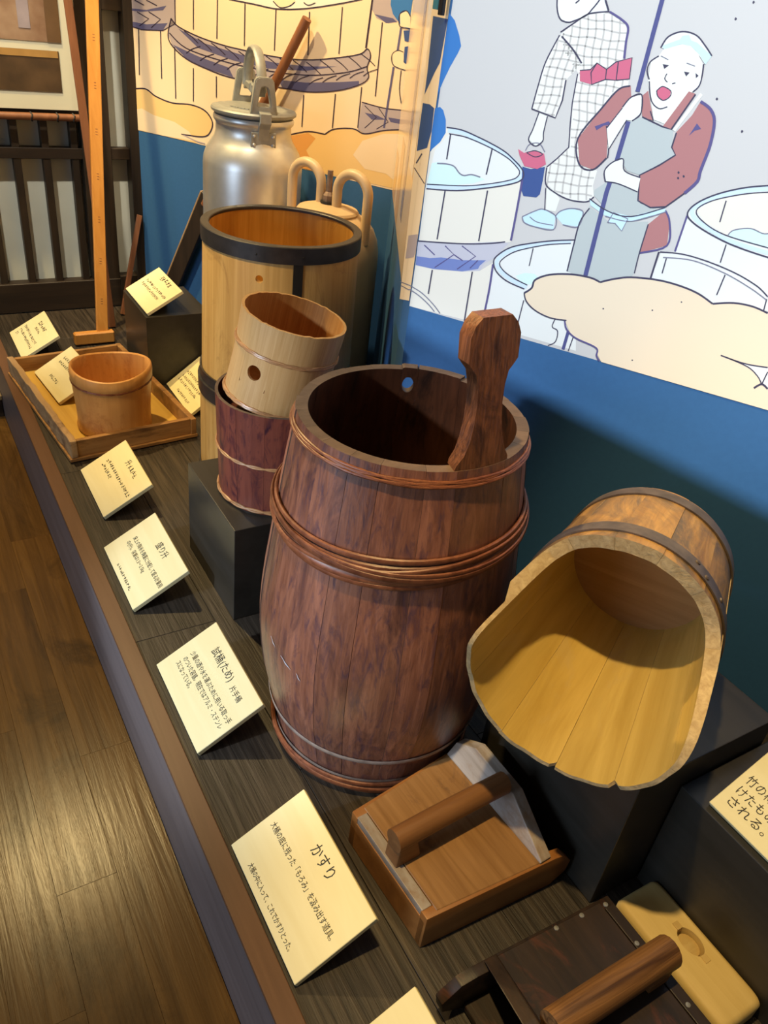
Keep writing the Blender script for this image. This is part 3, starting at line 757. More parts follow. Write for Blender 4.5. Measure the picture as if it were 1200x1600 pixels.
# --- niche mural
pl = Print(P3, ln)
nlow = lambda x_: 202+(x_-213)*(95/400.0)
pl.fill([(213, nlow(213)), (640, nlow(640)), (668, -200), (197, -200), (205, 0)], 'peach', 0)
def LG(pts, wd_=2.0, mat='sumi', lay=5, **k): pl.line(pts, mat, wd_, lay, **k)
for q in (((280, -40), (280, 125)), ((383, -40), (380, 165)), ((500, 15), (497, 195)), ((632, 40), (625, 215)), ((775, 50), (768, 235)), ((915, 30), (900, 230)), ((47, 125), (50, 320)), ((140, 130), (145, 335)),
          ((200, 200), (205, 420)), ((280, 290), (280, 432)), ((378, 325), (378, 415)), ((750, 405), (742, 540)), ((885, 400), (872, 545)), ((997, 370), (980, 545)), ((1085, 95), (1055, 410))):
    LG(zG(*q), 1.5)
LG(zG((1045, -20), (1015, 205)), 2.6)
pl.fill(zG((380, -60), (440, 0), (540, 18), (640, 38), (760, 36), (900, 16), (1000, -4), (1040, -60)), 'tub_white', 1)
LG(zG((430, -4), (540, 18), (640, 38), (760, 36), (900, 16), (1000, -4)), 1.8); LG(zG((620, 5), (650, 32), (690, 25), (712, 8)), 1.3); LG(zG((750, 10), (770, 22), (800, 12)), 1.3)
pl.fill(zG((620, 0), (640, 25), (660, 38), (690, 25), (715, 5), (700, -20), (640, -20)), 'hand', 2)
rope = zG((185, 78), (215, 112), (300, 155), (400, 190), (480, 210), (620, 240), (760, 255), (900, 245), (990, 230), (1022, 208), (1035, 240), (1020, 288), (1026, 330), (990, 360), (900, 385), (780, 392), (660, 375), (440, 330), (330, 290), (250, 250), (190, 195), (172, 148))
pl.fill(rope, 'rope_mauve', 1)
pl.fill(zG((215, 122), (330, 186), (480, 232), (620, 266), (760, 283), (890, 283), (760, 302), (600, 292), (450, 258), (300, 204)), 'rope_indigo', 2)
pl.fill(zG((192, 190), (300, 240), (430, 288), (450, 330), (330, 290), (250, 250)), 'rope_indigo', 2)
pl.fill(zG((640, 340), (760, 352), (900, 350), (985, 345), (985, 362), (900, 385), (780, 392), (660, 375)), 'rope_indigo', 2)
LG(rope+rope[:1], 1.6)
LG(zG((178, 140), (250, 205), (400, 258), (560, 295), (760, 320), (930, 308), (1022, 282)), 1.4)
k_ = 0
for a_ in range(240, 1000, 58):
    y_ = interp([(185, 100), (300, 165), (480, 220), (760, 265), (1020, 225)], a_)
    LG(zG((a_, y_), (a_+34, y_+26), (a_+60, y_+52)), 1.2); LG(zG((a_+10, y_+95), (a_+34, y_+78), (a_+70, y_+66)), 1.2)
pl.fill(zG((15, -60), (205, -60), (203, 100), (150, 130), (60, 126), (15, 112)), 'rope_mauve', 1)
pl.fill(zG((18, 36), (80, 42), (165, 24), (150, 44), (60, 50), (18, 46)), 'rope_indigo', 2); pl.fill(zG((18, 92), (80, 104), (170, 98), (150, 128), (60, 126), (18, 112)), 'rope_indigo', 2)
for q in (((40, 50), (90, 80), (50, 110)), ((90, 50), (140, 82), (100, 118)), ((30, 0), (70, 22)), ((80, 0), (125, 24)), ((200, -40), (203, 100), (150, 130), (60, 126), (15, 112))):
    LG(zG(*q), 1.3, smooth=False)
pl.fill(catmull(zG((15, 385), (40, 377), (80, 380), (120, 410), (190, 438), (270, 446), (330, 472), (361, 520), (350, 565), (318, 582), (230, 572)), 4)[:-1] + zG((300, 612), (15, 548)), 'orange_cloud', 2)
pl.fill(zG((15, 470), (60, 462), (110, 490), (200, 520), (260, 560), (290, 602), (150, 578), (15, 546)), 'peach', 3)
LG(zG((15, 382), (40, 377), (80, 380), (120, 410), (190, 438), (270, 446), (330, 472), (361, 520), (350, 565), (318, 582), (230, 572)), 1.8); LG(zG((228, 570), (290, 600), (330, 612)), 1.8, 'rope_mauve')
pl.fill(catmull(zG((660, 600), (700, 572), (770, 560), (840, 572)), 4)[:-1] + catmull(zG((840, 572), (880, 550), (960, 548), (1010, 570)), 4)[:-1] + zG((1090, 556), (1175, 552), (1145, 806), (840, 738), (640, 690)), 'orange_cloud', 2)
pl.fill(zG((690, 580), (770, 566), (800, 590), (760, 640), (790, 700), (820, 735), (640, 690)), 'orange_deep', 3)
pl.fill(zG((1000, 600), (1090, 570), (1170, 570), (1148, 780), (1100, 740), (1010, 720), (960, 660)), 'peach', 3)
LG(zG((690, 574), (770, 560), (840, 572)), 1.8); LG(zG((840, 572), (880, 550), (960, 548), (1010, 570), (1090, 556), (1170, 552)), 1.8)
pl.fill(zG((998, 435), (1090, 460), (1175, 470), (1175, 552), (1090, 556), (1010, 570), (980, 552)), 'rope_mauve', 3)
pl.fill(zG((1010, 480), (1060, 490), (1100, 510), (1040, 510)), 'rope_indigo', 4); pl.fill(zG((1110, 500), (1170, 510), (1170, 530), (1120, 520)), 'rope_indigo', 4)
LG(zG((998, 435), (1090, 460), (1175, 470)), 1.6); LG(zG((1010, 450), (1060, 500), (1010, 545)), 1.2, smooth=False); LG(zG((1070, 460), (1110, 520), (1060, 550)), 1.2, smooth=False)
pl.fill(zG((1045, -40), (1125, -40), (1135, 40), (1150, 92), (1110, 100), (1060, 78), (1040, 40)), 'rope_mauve', 1); pl.fill(zG((1050, 60), (1130, 78), (1148, 94), (1100, 98)), 'rope_indigo', 2)
pl.fill(zG((1125, -40), (1220, -40), (1205, 60), (1205, 130), (1165, 108), (1130, 60), (1120, 20)), 'cobalt', 3)
pl.fill(zG((1160, 60), (1190, 45), (1205, 70), (1205, 120), (1162, 112)), 'hand', 4); LG(zG((1205, 70), (1188, 46), (1160, 60), (1160, 112), (1205, 122)), 1.2, lay=6)
pl.fill(zG((1175, 130), (1205, 128), (1205, 180), (1180, 175)), 'navy', 4); pl.fill(zG((1180, 200), (1205, 195), (1205, 290), (1175, 265)), 'navy', 4)
pl.fill(zG((1126, 235), (1150, 215), (1175, 222), (1178, 262), (1205, 285), (1195, 305), (1135, 280)), 'hand', 4); LG(zG((1205, 305), (1135, 280), (1126, 235), (1150, 215), (1175, 222)), 1.2, lay=6)
LG(zG((1165, 118), (1150, 215)), 3, 'rope_indigo', 5); LG(zG((1133, 285), (1092, 545)), 3, 'rope_indigo', 5)
LG(zG((1165, 300), (1158, 380), (1165, 440)), 1.2)
pl.done(wl)
# clip hanging at the panel edge
bm = bmesh.new()
a_ = on_plane(684, 27, P1, wn); 
ck = thing('black_clip', 'small black and teal clip at the top of the mural corner', 'clip', (P1.x-0.006, P1.y+0.012, 0.0))
finish(box_bm(-0.006, 0.0, -0.012, -0.002, 0.974, 1.08, 0.001), 'clip_body', 'black_clip', ck)
finish(box_bm(-0.004, 0.0, 0.002, 0.016, 0.980, 1.08, 0.0008), 'clip_plate', 'teal_glass', ck)

# ------------------------------------------------------------------ lattice wall at the far end
LY = 2.70
wf = finish(box_bm(-1.0, 0.74, LY+0.045, LY+0.08, FLOOR_Z, 1.6), 'wall_far', 'shoji')
tag(wf, 'far wall of white paper behind a dark wooden lattice', None, kind='structure')
def bar(x0, x1, z0, z1, y0=LY, y1=LY+0.03, nm='lattice_bar', mt='dark_lattice'):
    cx_, cz_ = (x0+x1)/2, (z0+z1)/2
    return finish(box_bm(x0-cx_, x1-cx_, y0-LY, y1-LY, z0-cz_, z1-cz_, 0.0012, 1), nm, mt, wf, (cx_, LY, cz_))
xb = 0.549-0.0825*14
while xb < 0.56:
    bar(xb-0.0105, xb+0.0105, 0.09, 0.585); xb += 0.0825
bar(-1.0, 0.655, -0.0, 0.092, LY-0.012, LY+0.03, 'lattice_sill', 'dark_sill')
bar(-1.0, 0.212, -0.134, 0.0, LY-0.012, LY+0.03, 'lattice_base', 'dark_sill')
bar(0.655, 0.745, -0.0, 0.100, LY-0.012, LY+0.03, 'lattice_sill', 'dark_sill')
bar(-1.0, 0.575, 0.460, 0.490, LY-0.003, LY+0.032, 'lattice_rail', 'dark_sill')
bar(-1.0, 0.575, 0.570, 0.592, LY-0.003, LY+0.032, 'lattice_rail', 'dark_sill')
bar(0.570, 0.655, 0.09, 1.6, LY-0.006, LY+0.034, 'lattice_post')
bar(0.710, 0.752, 0.0, 1.6, LY-0.02, LY+0.034, 'lattice_post')
bar(0.650, 0.712, 0.460, 0.492, LY-0.003, LY+0.032, 'lattice_rail', 'dark_sill')
bar(0.650, 0.712, 0.855, 1.6, LY-0.003, LY+0.032, 'lattice_rail', 'dark_sill')
# framed photographs standing on a ledge before the lattice
fb = thing('photo_board', 'cream mount board with brown photographs on the lattice wall', 'picture', (0.0, LY-0.035, 0.592))
finish(box_bm(-0.35, 0.573, 0, 0.018, 0.006, 0.75, 0.001), 'mount', 'board_white', fb)
def photo(x0, x1, z0, z1, mt, y=0.0, nm='photograph', par=None):
    return finish(box_bm(x0, x1, y-0.0022, y+0.001, z0, z1), nm, mt, par or fb)
ph1 = photo(-0.15, 0.522, 0.052, 0.155, 'photo_brown')
photo(-0.15, 0.519, 0.138, 0.155, 'photo_tan', -0.0012, 'photo_tone', ph1)
ph2 = photo(-0.15, 0.531, 0.176, 0.45, 'photo_picture')
photo(0.495, 0.531, 0.176, 0.45, 'photo_frame_brown', -0.0012, 'photo_tone', ph2)
photo(0.425, 0.455, 0.205, 0.45, 'photo_violet', -0.0012, 'photo_tone', ph2)
lg = thing('bamboo_ledge', 'thin brown rail with wire ties under the cream photo board', 'rail', (0, LY-0.040, 0.574))
finish(tube([(-0.35, 0, 0.006), (0.574, 0, 0.006)], 0.010, 10), 'rail', 'stick', lg, smooth=True)
for xx in (0.335, 0.430, 0.500, 0.545):
    finish(tube([(xx+0.002*math.sin(t*3), -0.0115*math.cos(t), 0.006+0.0115*math.sin(t)) for t in [i*PI/5 for i in range(11)]], 0.0022, 6), 'wire_tie', 'black_iron', lg, smooth=True)

# ------------------------------------------------------------------ pedestals
def pedestal(nm, label, x0, x1, y0, y1, h, group='dark box pedestals'):
    o = finish(box_bm(x0-(x0+x1)/2, x1-(x0+x1)/2, y0-(y0+y1)/2, y1-(y0+y1)/2, 0, h, 0.0012, 2), nm, 'pedestal', None, ((x0+x1)/2, (y0+y1)/2, 0))
    return tag(o, label, 'pedestal', group)
pedestal('box_pedestal', 'dark box pedestal carrying the two nested bamboo cups', 0.418, 0.662, 1.053, 1.296, 0.20)
pedestal('box_pedestal', 'dark box pedestal at the far end under a yellow label card', 0.558, 0.733, 2.048, 2.27, 0.20)
pedestal('box_pedestal', 'dark box pedestal under the tipped yellow bucket', 0.647, 0.900, 0.3345, 0.60, 0.245)
pedestal('box_pedestal', 'dark box pedestal at the right edge holding a yellow label card', 0.735, 0.980, 0.05, 0.3325, 0.20)

# ------------------------------------------------------------------ label cards
AL = R(29.5)
def text_mesh(body, size, sx=1.0):
    cu = bpy.data.curves.new('t', 'FONT')
    cu.body = body; cu.size = size; cu.resolution_u = 2
    o = bpy.data.objects.new('t', cu)
    COL.objects.link(o)
    dg = bpy.context.evaluated_depsgraph_get()
    me = bpy.data.meshes.new_from_object(o.evaluated_get(dg))
    bpy.data.objects.remove(o); bpy.data.curves.remove(cu)
    return me
def card(label, x0, y0, z0, lines, rotz=0.0, wdt=0.205, hgt=0.121, tilt=AL, stand=True):
    t = thing('label_card', label, 'card', (x0, y0, z0), (0, 0, rotz), 'cream label cards')
    ca, sa = math.cos(tilt), math.sin(tilt); TH = 0.0085
    def P(u, v, n): return Vector((v*ca-n*sa-TH*sa*0, -u, v*sa+n*ca+TH*ca))
    b = bmesh.new()
    vs_ = {}
    for u in (0, wdt):
        for v in (0, hgt):
            for n in (-TH, 0): vs_[(u, v, n)] = b.verts.new(P(u, v, n))
    k = list(vs_.values())
    for f in ((0, 1, 3, 2), (4, 6, 7, 5), (0, 4, 5, 1), (2, 3, 7, 6), (0, 2, 6, 4), (1, 5, 7, 3)):
        b.faces.new([k[i] for i in f])
    bmesh.ops.bevel(b, geom=b.edges[:], offset=0.0007, segments=1, affect='EDGES')
    finish(b, 'board', 'card', t)
    if stand:
        b = bmesh.new()
        pr_ = [(hgt*0.42*ca+TH*sa, hgt*0.42*sa-0.0005), (hgt*0.80*ca+TH*sa, hgt*0.80*sa-0.0005), (hgt*0.80*ca, 0), (hgt*0.42*ca, 0)]
        merge(b, prism(pr_, -wdt*0.62, -wdt*0.38, 'xz'))
        finish(b, 'stand', 'card_stand', t)
    rnd = random.Random(int(abs(y0)*1000))
    for ln_ in lines:
        b = bmesh.new()
        if ln_[0] == 'text':
            _, u0, u1, v, size, s = ln_
            me = text_mesh(s, 1.0)
            xs_ = [q.co.x for q in me.vertices]
            lo_, hi_ = min(xs_), max(xs_)
            for q in me.vertices:
                q.co = P(u0+(q.co.x-lo_)/(hi_-lo_)*(u1-u0), v+(q.co.y-0.33)*size, 0.00035)
            b.from_mesh(me); bpy.data.meshes.remove(me)
        else:                                        # writing too small to read: rows of tiny strokes
            _, u0, u1, v, size = ln_
            u = u0
            while u < u1:
                wch = size*rnd.uniform(0.75, 1.0)
                for _ in range(4):
                    a0 = rnd.uniform(0, 1)
                    du, dv = (wch*0.75, size*rnd.uniform(-0.1, 0.1)) if a0 < 0.5 else (size*rnd.uniform(-0.15, 0.15), size*0.7)
                    uu = u+rnd.uniform(0, wch*0.3 if a0 < 0.5 else wch*0.8); vv = v+rnd.uniform(-0.5, 0.3 if a0 < 0.5 else -0.2)*size
                    p0, p1 = (uu, vv), (uu+du, vv+dv)
                    l_ = math.hypot(du, dv); nx, ny = -dv/l_*size*0.055, du/l_*size*0.055
                    quad(b, [P(p0[0]+nx, p0[1]+ny, 0.00035), P(p1[0]+nx, p1[1]+ny, 0.00035), P(p1[0]-nx, p1[1]-ny, 0.00035), P(p0[0]-nx, p0[1]-ny, 0.00035)])
                u += size*1.04
        if b.faces:
            finish(b, 'lettering', 'ink', t, recalc=False)
    return t
card('large whitish label card headed かすり in front of the light wooden scoop', 0.246, 0.620, 0, [
    ('text', 0.079, 0.127, 0.097, 0.021, 'かすり'),
    ('text', 0.013, 0.190, 0.063, 0.0112, '大桶の底に残った「もろみ」を汲み出す道具。'),
    ('text', 0.041, 0.168, 0.0125, 0.0095, '大桶の中に入って、これでかすりとった。')])
card('whitish label card headed 試桶 in front of the big barrel', 0.256, 0.990, 0, [
    ('text', 0.050, 0.127, 0.0965, 0.018, '試桶(ため)'), ('text', 0.139, 0.172, 0.0915, 0.0125, '片手桶'),
    ('text', 0.026, 0.195, 0.0625, 0.0115, '少量の酒や水を運ぶために用いる取っ手'),
    ('text', 0.026, 0.193, 0.0475, 0.0115, 'のついた容器。現在ではアルミ・ステンレ'),
    ('text', 0.024, 0.087, 0.0340, 0.0115, 'スになっている。')])
card('pale label card headed 盛り升 beside the cup pedestal', 0.2585, 1.346, 0, [
    ('text', 0.089, 0.137, 0.097, 0.018, '盛り升'),
    ('text', 0.030, 0.198, 0.0630, 0.0115, '床上の麹米を麹蓋に分配して盛る計量用'),
    ('text', 0.029, 0.134, 0.0480, 0.0110, 'の(升)。容量は1.5～2.5kg'),
    ('rows', 0.070, 0.154, 0.0120, 0.0070)])
card('yellowish label card headed 升 just in front of the wooden tray', 0.284, 1.656, 0, [
    ('text', 0.079, 0.096, 0.1005, 0.018, '升'), ('rows', 0.099, 0.143, 0.0995, 0.0125),
    ('rows', 0.028, 0.190, 0.066, 0.0095), ('rows', 0.030, 0.090, 0.052, 0.0095)])
card('yellowish label card standing beyond the wooden tray near the lattice', 0.272, 2.511, 0, [
    ('rows', 0.055, 0.125, 0.095, 0.015), ('rows', 0.070, 0.115, 0.076, 0.010),
    ('rows', 0.020, 0.165, 0.053, 0.0095), ('rows', 0.020, 0.170, 0.036, 0.0095), ('rows', 0.022, 0.036, 0.022, 0.0095)])
card('yellow label card lying inside the wooden tray behind the bamboo cup', 0.283, 2.182, 0.013, [
    ('rows', 0.030, 0.180, 0.088, 0.010), ('rows', 0.030, 0.180, 0.072, 0.010), ('rows', 0.060, 0.120, 0.030, 0.010)], rotz=R(6))
card('yellow label card on top of the far dark pedestal', 0.563, 2.262, 0.20, [
    ('rows', 0.065, 0.135, 0.098, 0.016), ('rows', 0.025, 0.185, 0.064, 0.010), ('rows', 0.025, 0.165, 0.048, 0.010)], hgt=0.112)
card('yellow label card wedged between the tray and the iron-hooped tubs', 0.603, 2.042, 0.0, [
    ('rows', 0.050, 0.120, 0.096, 0.016), ('rows', 0.020, 0.185, 0.070, 0.010), ('rows', 0.020, 0.185, 0.054, 0.010), ('rows', 0.020, 0.150, 0.039, 0.010), ('rows', 0.060, 0.150, 0.016, 0.009)], wdt=0.20, tilt=R(36))
card('yellow label card cut off at the bottom beside the dark old scoop', 0.246, 0.328, 0, [('rows', 0.06, 0.13, 0.096, 0.016)])
card('yellow label card at the right edge on a dark pedestal', 0.742, 0.297, 0.20, [
    ('text', 0.009, 0.185, 0.056, 0.0150, '竹の棒の先に縄を巻き付'), ('text', 0.010, 0.185, 0.0375, 0.0150, 'けたもので'), ('text', 0.012, 0.075, 0.021, 0.0150, 'される。')][:0] + [
    ('text', 0.008, 0.0475, 0.056, 0.0150, '竹の棒'), ('text', 0.010, 0.077, 0.0375, 0.0150, 'けたもので'), ('text', 0.012, 0.066, 0.0205, 0.0150, 'される。')])

# ------------------------------------------------------------------ big stave barrel with one handle
BX, BY = 0.534, 0.749
prof = [(0.0, 0.149), (0.045, 0.1545), (0.096, 0.166), (0.152, 0.177), (0.228, 0.1825), (0.287, 0.180), (0.364, 0.1715), (0.43, 0.164), (0.487, 0.1565), (0.556, 0.1475)]
rB = lambda z: smooth_interp(prof, z)
rBi = lambda z: smooth_interp(prof, z)-0.0150
bar_t = thing('stave_barrel', 'tall dark reddish stave barrel with a paddle-shaped handle and bamboo hoops', 'barrel', (BX, BY, 0))
NS = 17
zs = [0.556*k/16 for k in range(17)]
hx_ = on_z(742, 727, 0.55)
ah = math.atan2(hx_.y-BY, hx_.x-BX)                     # the stave that grows into the handle
he = on_z(635, 597, 0.535)
ae = math.atan2(he.y-BY, he.x-BX)                       # the stave with the hole, on the far side
e_l = on_z(628, 573, 0.555); e_r = on_z(725, 592, 0.555)
ae1 = math.atan2(e_l.y-BY, e_l.x-BX); ae0 = math.atan2(e_r.y-BY, e_r.x-BX)      # the holed stave spans ae0..ae1
edges = [ah+0.24]
def fill_edges(a, b_):
    n_ = max(1, round((b_-a)/0.29)); out = [a]
    for k in range(1, n_): out.append(a+(b_-a)*k/n_+random.uniform(-0.045, 0.045))
    return out+[b_]
while ae0 < ah+0.24: ae0 += 2*PI; ae1 += 2*PI
e1_, e2_ = fill_edges(ah+0.24, ae0), fill_edges(ae1, ah-0.24+2*PI)
spans = [(ah-0.24, ah+0.24)] + list(zip(e1_, e1_[1:])) + [(ae0, ae1)] + list(zip(e2_, e2_[1:]))
# fix the span which holds the hole
def has(a, s):
    return any(s[0] < a+2*PI*k < s[1] for k in (-1, 0, 1))
new = []
for s in spans:
    new.append(s)
spans = new
hs = [s for s in spans if s == (ae0, ae1)][0]
ae = ae1-0.075
for s in spans:
    off = random.uniform(-0.0012, 0.0012)
    g = 0.0010
    ro = lambda z, off=off: rB(z)+off
    if s is hs:
        a_c = ae
        while a_c < s[0]: a_c += 2*PI
        while a_c > s[1]: a_c -= 2*PI
        b = shell(s[0]+g, s[1]-g, [0.50*k/14 for k in range(15)], ro, rBi, 6)
        dv = 0.060
        lo_a, hi_a = max(s[0]+g, a_c-dv*1.6), s[1]-g
        holed_patch(lo_a, hi_a, 0.50, 0.559, ro, rBi, a_c, 0.532, 0.060, 0.0125, b)
        if lo_a > s[0]+g+0.01: shell(s[0]+g, lo_a, [0.50, 0.53, 0.559], ro, rBi, 3, bm=b)
        if hi_a < s[1]-g-0.01: shell(hi_a, s[1]-g, [0.50, 0.53, 0.559], ro, rBi, 3, bm=b)
    else:
        b = shell(s[0]+g, s[1]-g, zs, ro, rBi, 5)
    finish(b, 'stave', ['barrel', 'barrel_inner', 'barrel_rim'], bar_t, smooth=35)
finish(lathe([(0, 0.035), (0.135, 0.035), (0.135, 0.050), (0, 0.050)], 48), 'bottom', 'barrel_inner', bar_t)
# handle: outline (half width by height above the rim), following the lean of its stave
hw = [(0.0, 0.040), (0.006, 0.0385), (0.018, 0.030), (0.034, 0.0235), (0.055, 0.0195), (0.075, 0.0180), (0.095, 0.0190), (0.110, 0.0225), (0.117, 0.0290), (0.123, 0.0340), (0.150, 0.0345), (0.162, 0.0290), (0.1705, 0.020)]
b = bmesh.new()
tan_l = -0.145
def HP(h, sx, n):
    rr = 0.1475-0.001+tan_l*h + n
    # flattens upwards from the stave's curve to a plain board
    fl_ = min(1.0, h/0.03)
    aa = sx/0.1475
    cx_, cy_ = rr*math.cos(aa), rr*math.sin(aa)
    fx_, fy_ = rr, sx
    u, v = cx_*(1-fl_)+fx_*fl_, cy_*(1-fl_)+fy_*fl_
    return Vector((u*math.cos(ah)-v*math.sin(ah), u*math.sin(ah)+v*math.cos(ah), 0.5555+h))
rows = []
for h, hwid in hw:
    rows.append([[b.verts.new(HP(h, hwid*k/3.0, n)) for k in range(-3, 4)] for n in (0.0, -0.020)])
for i in range(len(rows)-1):
    for k in range(6):
        b.faces.new((rows[i][0][k], rows[i][0][k+1], rows[i+1][0][k+1], rows[i+1][0][k]))
        b.faces.new((rows[i][1][k], rows[i+1][1][k], rows[i+1][1][k+1], rows[i][1][k+1]))
    for k in (0, 6):
        b.faces.new((rows[i][0][k], rows[i+1][0][k], rows[i+1][1][k], rows[i][1][k]))
for r_ in (rows[0], rows[-1]):
    for k in range(6):
        b.faces.new((r_[0][k], r_[0][k+1], r_[1][k+1], r_[1][k]))
finish(b, 'handle', 'barrel_handle', bar_t, smooth=30)
# bamboo hoops: a core strand with further strands twisted round it
def hoop(parent, rf, z0, strands, mat, nm='hoop'):
    core = None
    for sidx, kw in enumerate(strands):
        b = hoop_strand(rf, z0+kw.pop('dz', 0), **kw)
        if core is None: core = finish(b, nm, mat, parent, smooth=True)
        else: finish(b, 'strand', mat, core, smooth=True)
    return core
AW = math.atan2(-0.826, -0.564)                         # the side that faces the aisle corner
hoop(bar_t, rB, 0.541, [dict(rad=0.0021, waves=3, amp=0.0030, ph=i*1.57, rphase=i*1.57+1.6, rad_off=0.0022, ramp=0.0012) for i in range(4)], 'bamboo_hoop')
def sag(amp, sh, pw=1.3):
    def f(a):
        d_ = (a-AW+sh+PI) % (2*PI)-PI
        return -amp*max(0.0, math.cos(d_*0.92))**pw + 0.010*math.cos(a-AW-PI/2)
    return f
hoop(bar_t, rB, 0.440, [
    dict(dz=0.004, rad=0.0042, rad_off=0.0035, flat=0.7, zf=sag(0.003, 0.0)),
    dict(dz=-0.003, rad=0.0044, rad_off=0.0040, flat=0.7, zf=sag(0.006, 0.1)),
    dict(dz=-0.003, rad=0.0034, rad_off=0.0066, flat=0.7, zf=sag(0.016, 0.95)),
    dict(dz=-0.009, rad=0.0078, rad_off=0.0042, flat=0.30, zf=sag(0.014, 0.75)),
    dict(dz=-0.006, rad=0.0062, rad_off=0.0058, flat=0.40, zf=sag(0.021, 0.30)),
    dict(dz=-0.010, rad=0.0040, rad_off=0.0056, flat=0.60, zf=sag(0.023, 0.10)),
    dict(dz=-0.001, rad=0.0046, rad_off=0.0080, flat=0.55, zf=sag(0.022, -0.50)),
    dict(dz=-0.005, rad=0.0034, rad_off=0.0076, flat=0.70, zf=sag(0.012, -0.75))], 'bamboo_hoop')
hoop(bar_t, rB, 0.012, [
    dict(dz=0.000, rad=0.0046, waves=7, amp=0.002, ph=0, rphase=0, rad_off=0.004, flat=0.7),
    dict(dz=0.006, rad=0.0044, waves=1, amp=0.004, ph=1.2, rphase=0, rad_off=0.005, flat=0.7),
    dict(dz=0.010, rad=0.0040, waves=1, amp=0.006, ph=3.2, rphase=0, rad_off=0.005, flat=0.7),
    dict(dz=0.004, rad=0.0040, waves=1, amp=0.005, ph=5.0, rphase=0, rad_off=0.007, flat=0.7)], 'bamboo_hoop')
# pale band where a lost hoop once sat
b = lathe([(rB(0.082)+0.0010, 0.080), (rB(0.084)+0.0019, 0.0815), (rB(0.087)+0.0019, 0.0865), (rB(0.088)+0.0010, 0.0885)], 96)
plain('worn_band', (0.36, 0.26, 0.20), 0.6, noise=0.4, nscale=60)
finish(b, 'worn_mark', 'worn_band', bar_t, smooth=True)
plain('scuff', (0.55, 0.52, 0.55), 0.6, noise=0.3, nscale=200)
for da, zz_, ln2 in ((-0.95, 0.245, 0.07), (-0.80, 0.232, 0.12), (-0.62, 0.224, 0.04)):      # pale scuffs across the belly
    b = bmesh.new()
    pp = []
    for k in range(7):
        t = k/6; a = AW+da+ln2*t; z = zz_-0.010*t+0.0008*math.sin(9*t)
        hw2 = 0.0014*math.sin(PI*min(max(t, 0.08), 0.92))
        r_ = rB(z)+0.0017
        pp.append(((r_*math.cos(a), r_*math.sin(a), z+hw2), (r_*math.cos(a), r_*math.sin(a), z-hw2)))
    for (p0, p1), (q0, q1) in zip(pp, pp[1:]): quad(b, [p0, p1, q1, q0])
    finish(b, 'scuff_mark', 'scuff', bar_t)
b = lathe([(rB(0.026)+0.0016, 0.026), (rB(0.034)+0.0022, 0.035)], 96)
finish(b, 'worn_mark', 'worn_band', bar_t, smooth=True)

# ------------------------------------------------------------------ nested cups on the small pedestal
DX, DY = 0.545, 1.166
dc = thing('stave_cup', 'dark purplish-brown stave cup holding a pale bamboo cup', 'cup', (DX, DY, 0.2005))
rD = lambda z: 0.1055+0.0075*z/0.195
rDi = lambda z: rD(z)-0.0055
n_ = 13
for k in range(n_):
    a0 = 2*PI*k/n_+0.2; a1 = 2*PI*(k+1)/n_+0.2
    finish(shell(a0+0.0015, a1-0.0015, [0.195*j/6 for j in range(7)], lambda z, o=random.uniform(-0.0004, 0.0004): rD(z)+o, rDi, 5), 'stave', ['cup_dark', 'cup_dark', 'barrel_rim'], dc, smooth=35)
finish(lathe([(0, 0.150), (0.101, 0.150), (0.101, 0.158), (0, 0.158)], 40), 'bottom', 'cup_dark', dc)
hoop(dc, rD, 0.096, [dict(rad=0.0017, waves=10, amp=0.0015, ph=i*PI, rphase=i*PI+1.5, rad_off=0.0014, ramp=0.0006) for i in range(2)], 'bamboo_hoop_light')
hoop(dc, rD, 0.006, [dict(rad=0.0022, waves=10, amp=0.0018, ph=i*PI, rphase=i*PI+1.5, rad_off=0.0016, ramp=0.0006) for i in range(2)], 'bamboo_hoop_light')
# pale bamboo cup, leaning inside it
lean = R(10.5)
ldir = Vector((0.859, -0.498, 0)).normalized()
axis = (Vector((0, 0, 1))*math.cos(lean) + ldir*math.sin(lean))
lc_top = on_plane(461, 491, (0, 1.157, 0), (0, 1, 0))
HL = 0.153
lb = lc_top - axis*HL
lc = thing('bamboo_cup', 'pale bamboo cup with a round side hole leaning in the dark cup', 'cup', lb)
lc.rotation_euler = Vector((0, 0, 1)).rotation_difference(axis).to_euler()
rL = lambda z: 0.0870+0.0012*math.cos(z/HL*2*PI)
rLi = lambda z: rL(z)-0.0048
b = bmesh.new()
aw = math.atan2(-0.826, -0.564)                         # towards the camera
ac = aw - 0.42
z0h, z1h = 0.040, 0.096
seg0, seg1 = ac-0.30, ac+0.30
jag = lambda a: HL + 0.0004*math.sin(17*a)+0.0004*math.sin(29*a+1)+0.0003*math.sin(43*a)
shell(seg1, seg0+2*PI, [0, 0.02, z0h, 0.07, z1h, 0.13, HL], rL, rLi, 60, bm=b, ztop=jag)
shell(seg0, seg1, [0, 0.02, z0h], rL, rLi, 8, bm=b)
shell(seg0, seg1, [z1h, 0.13, HL], rL, rLi, 8, bm=b, ztop=jag)
holed_patch(seg0, seg1, z0h, z1h, rL, rLi, ac, 0.066, 0.150, 0.0128, b)
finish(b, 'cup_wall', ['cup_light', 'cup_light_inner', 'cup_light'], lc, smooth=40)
finish(lathe([(0, 0.004), (0.083, 0.004), (0.083, 0.012), (0, 0.012)], 40), 'bottom', 'cup_light_inner', lc)
hoop(lc, rL, 0.098, [dict(rad=0.0019, waves=8, amp=0.0017, ph=i*2.1, rphase=i*2.1+1.5, rad_off=0.0014, ramp=0.0006) for i in range(3)], 'bamboo_hoop_light')
hoop(lc, rL, 0.005, [dict(rad=0.0022, waves=8, amp=0.0018, ph=i*2.1, rphase=i*2.1+1.5, rad_off=0.0014, ramp=0.0006) for i in range(3)], 'bamboo_hoop_light')

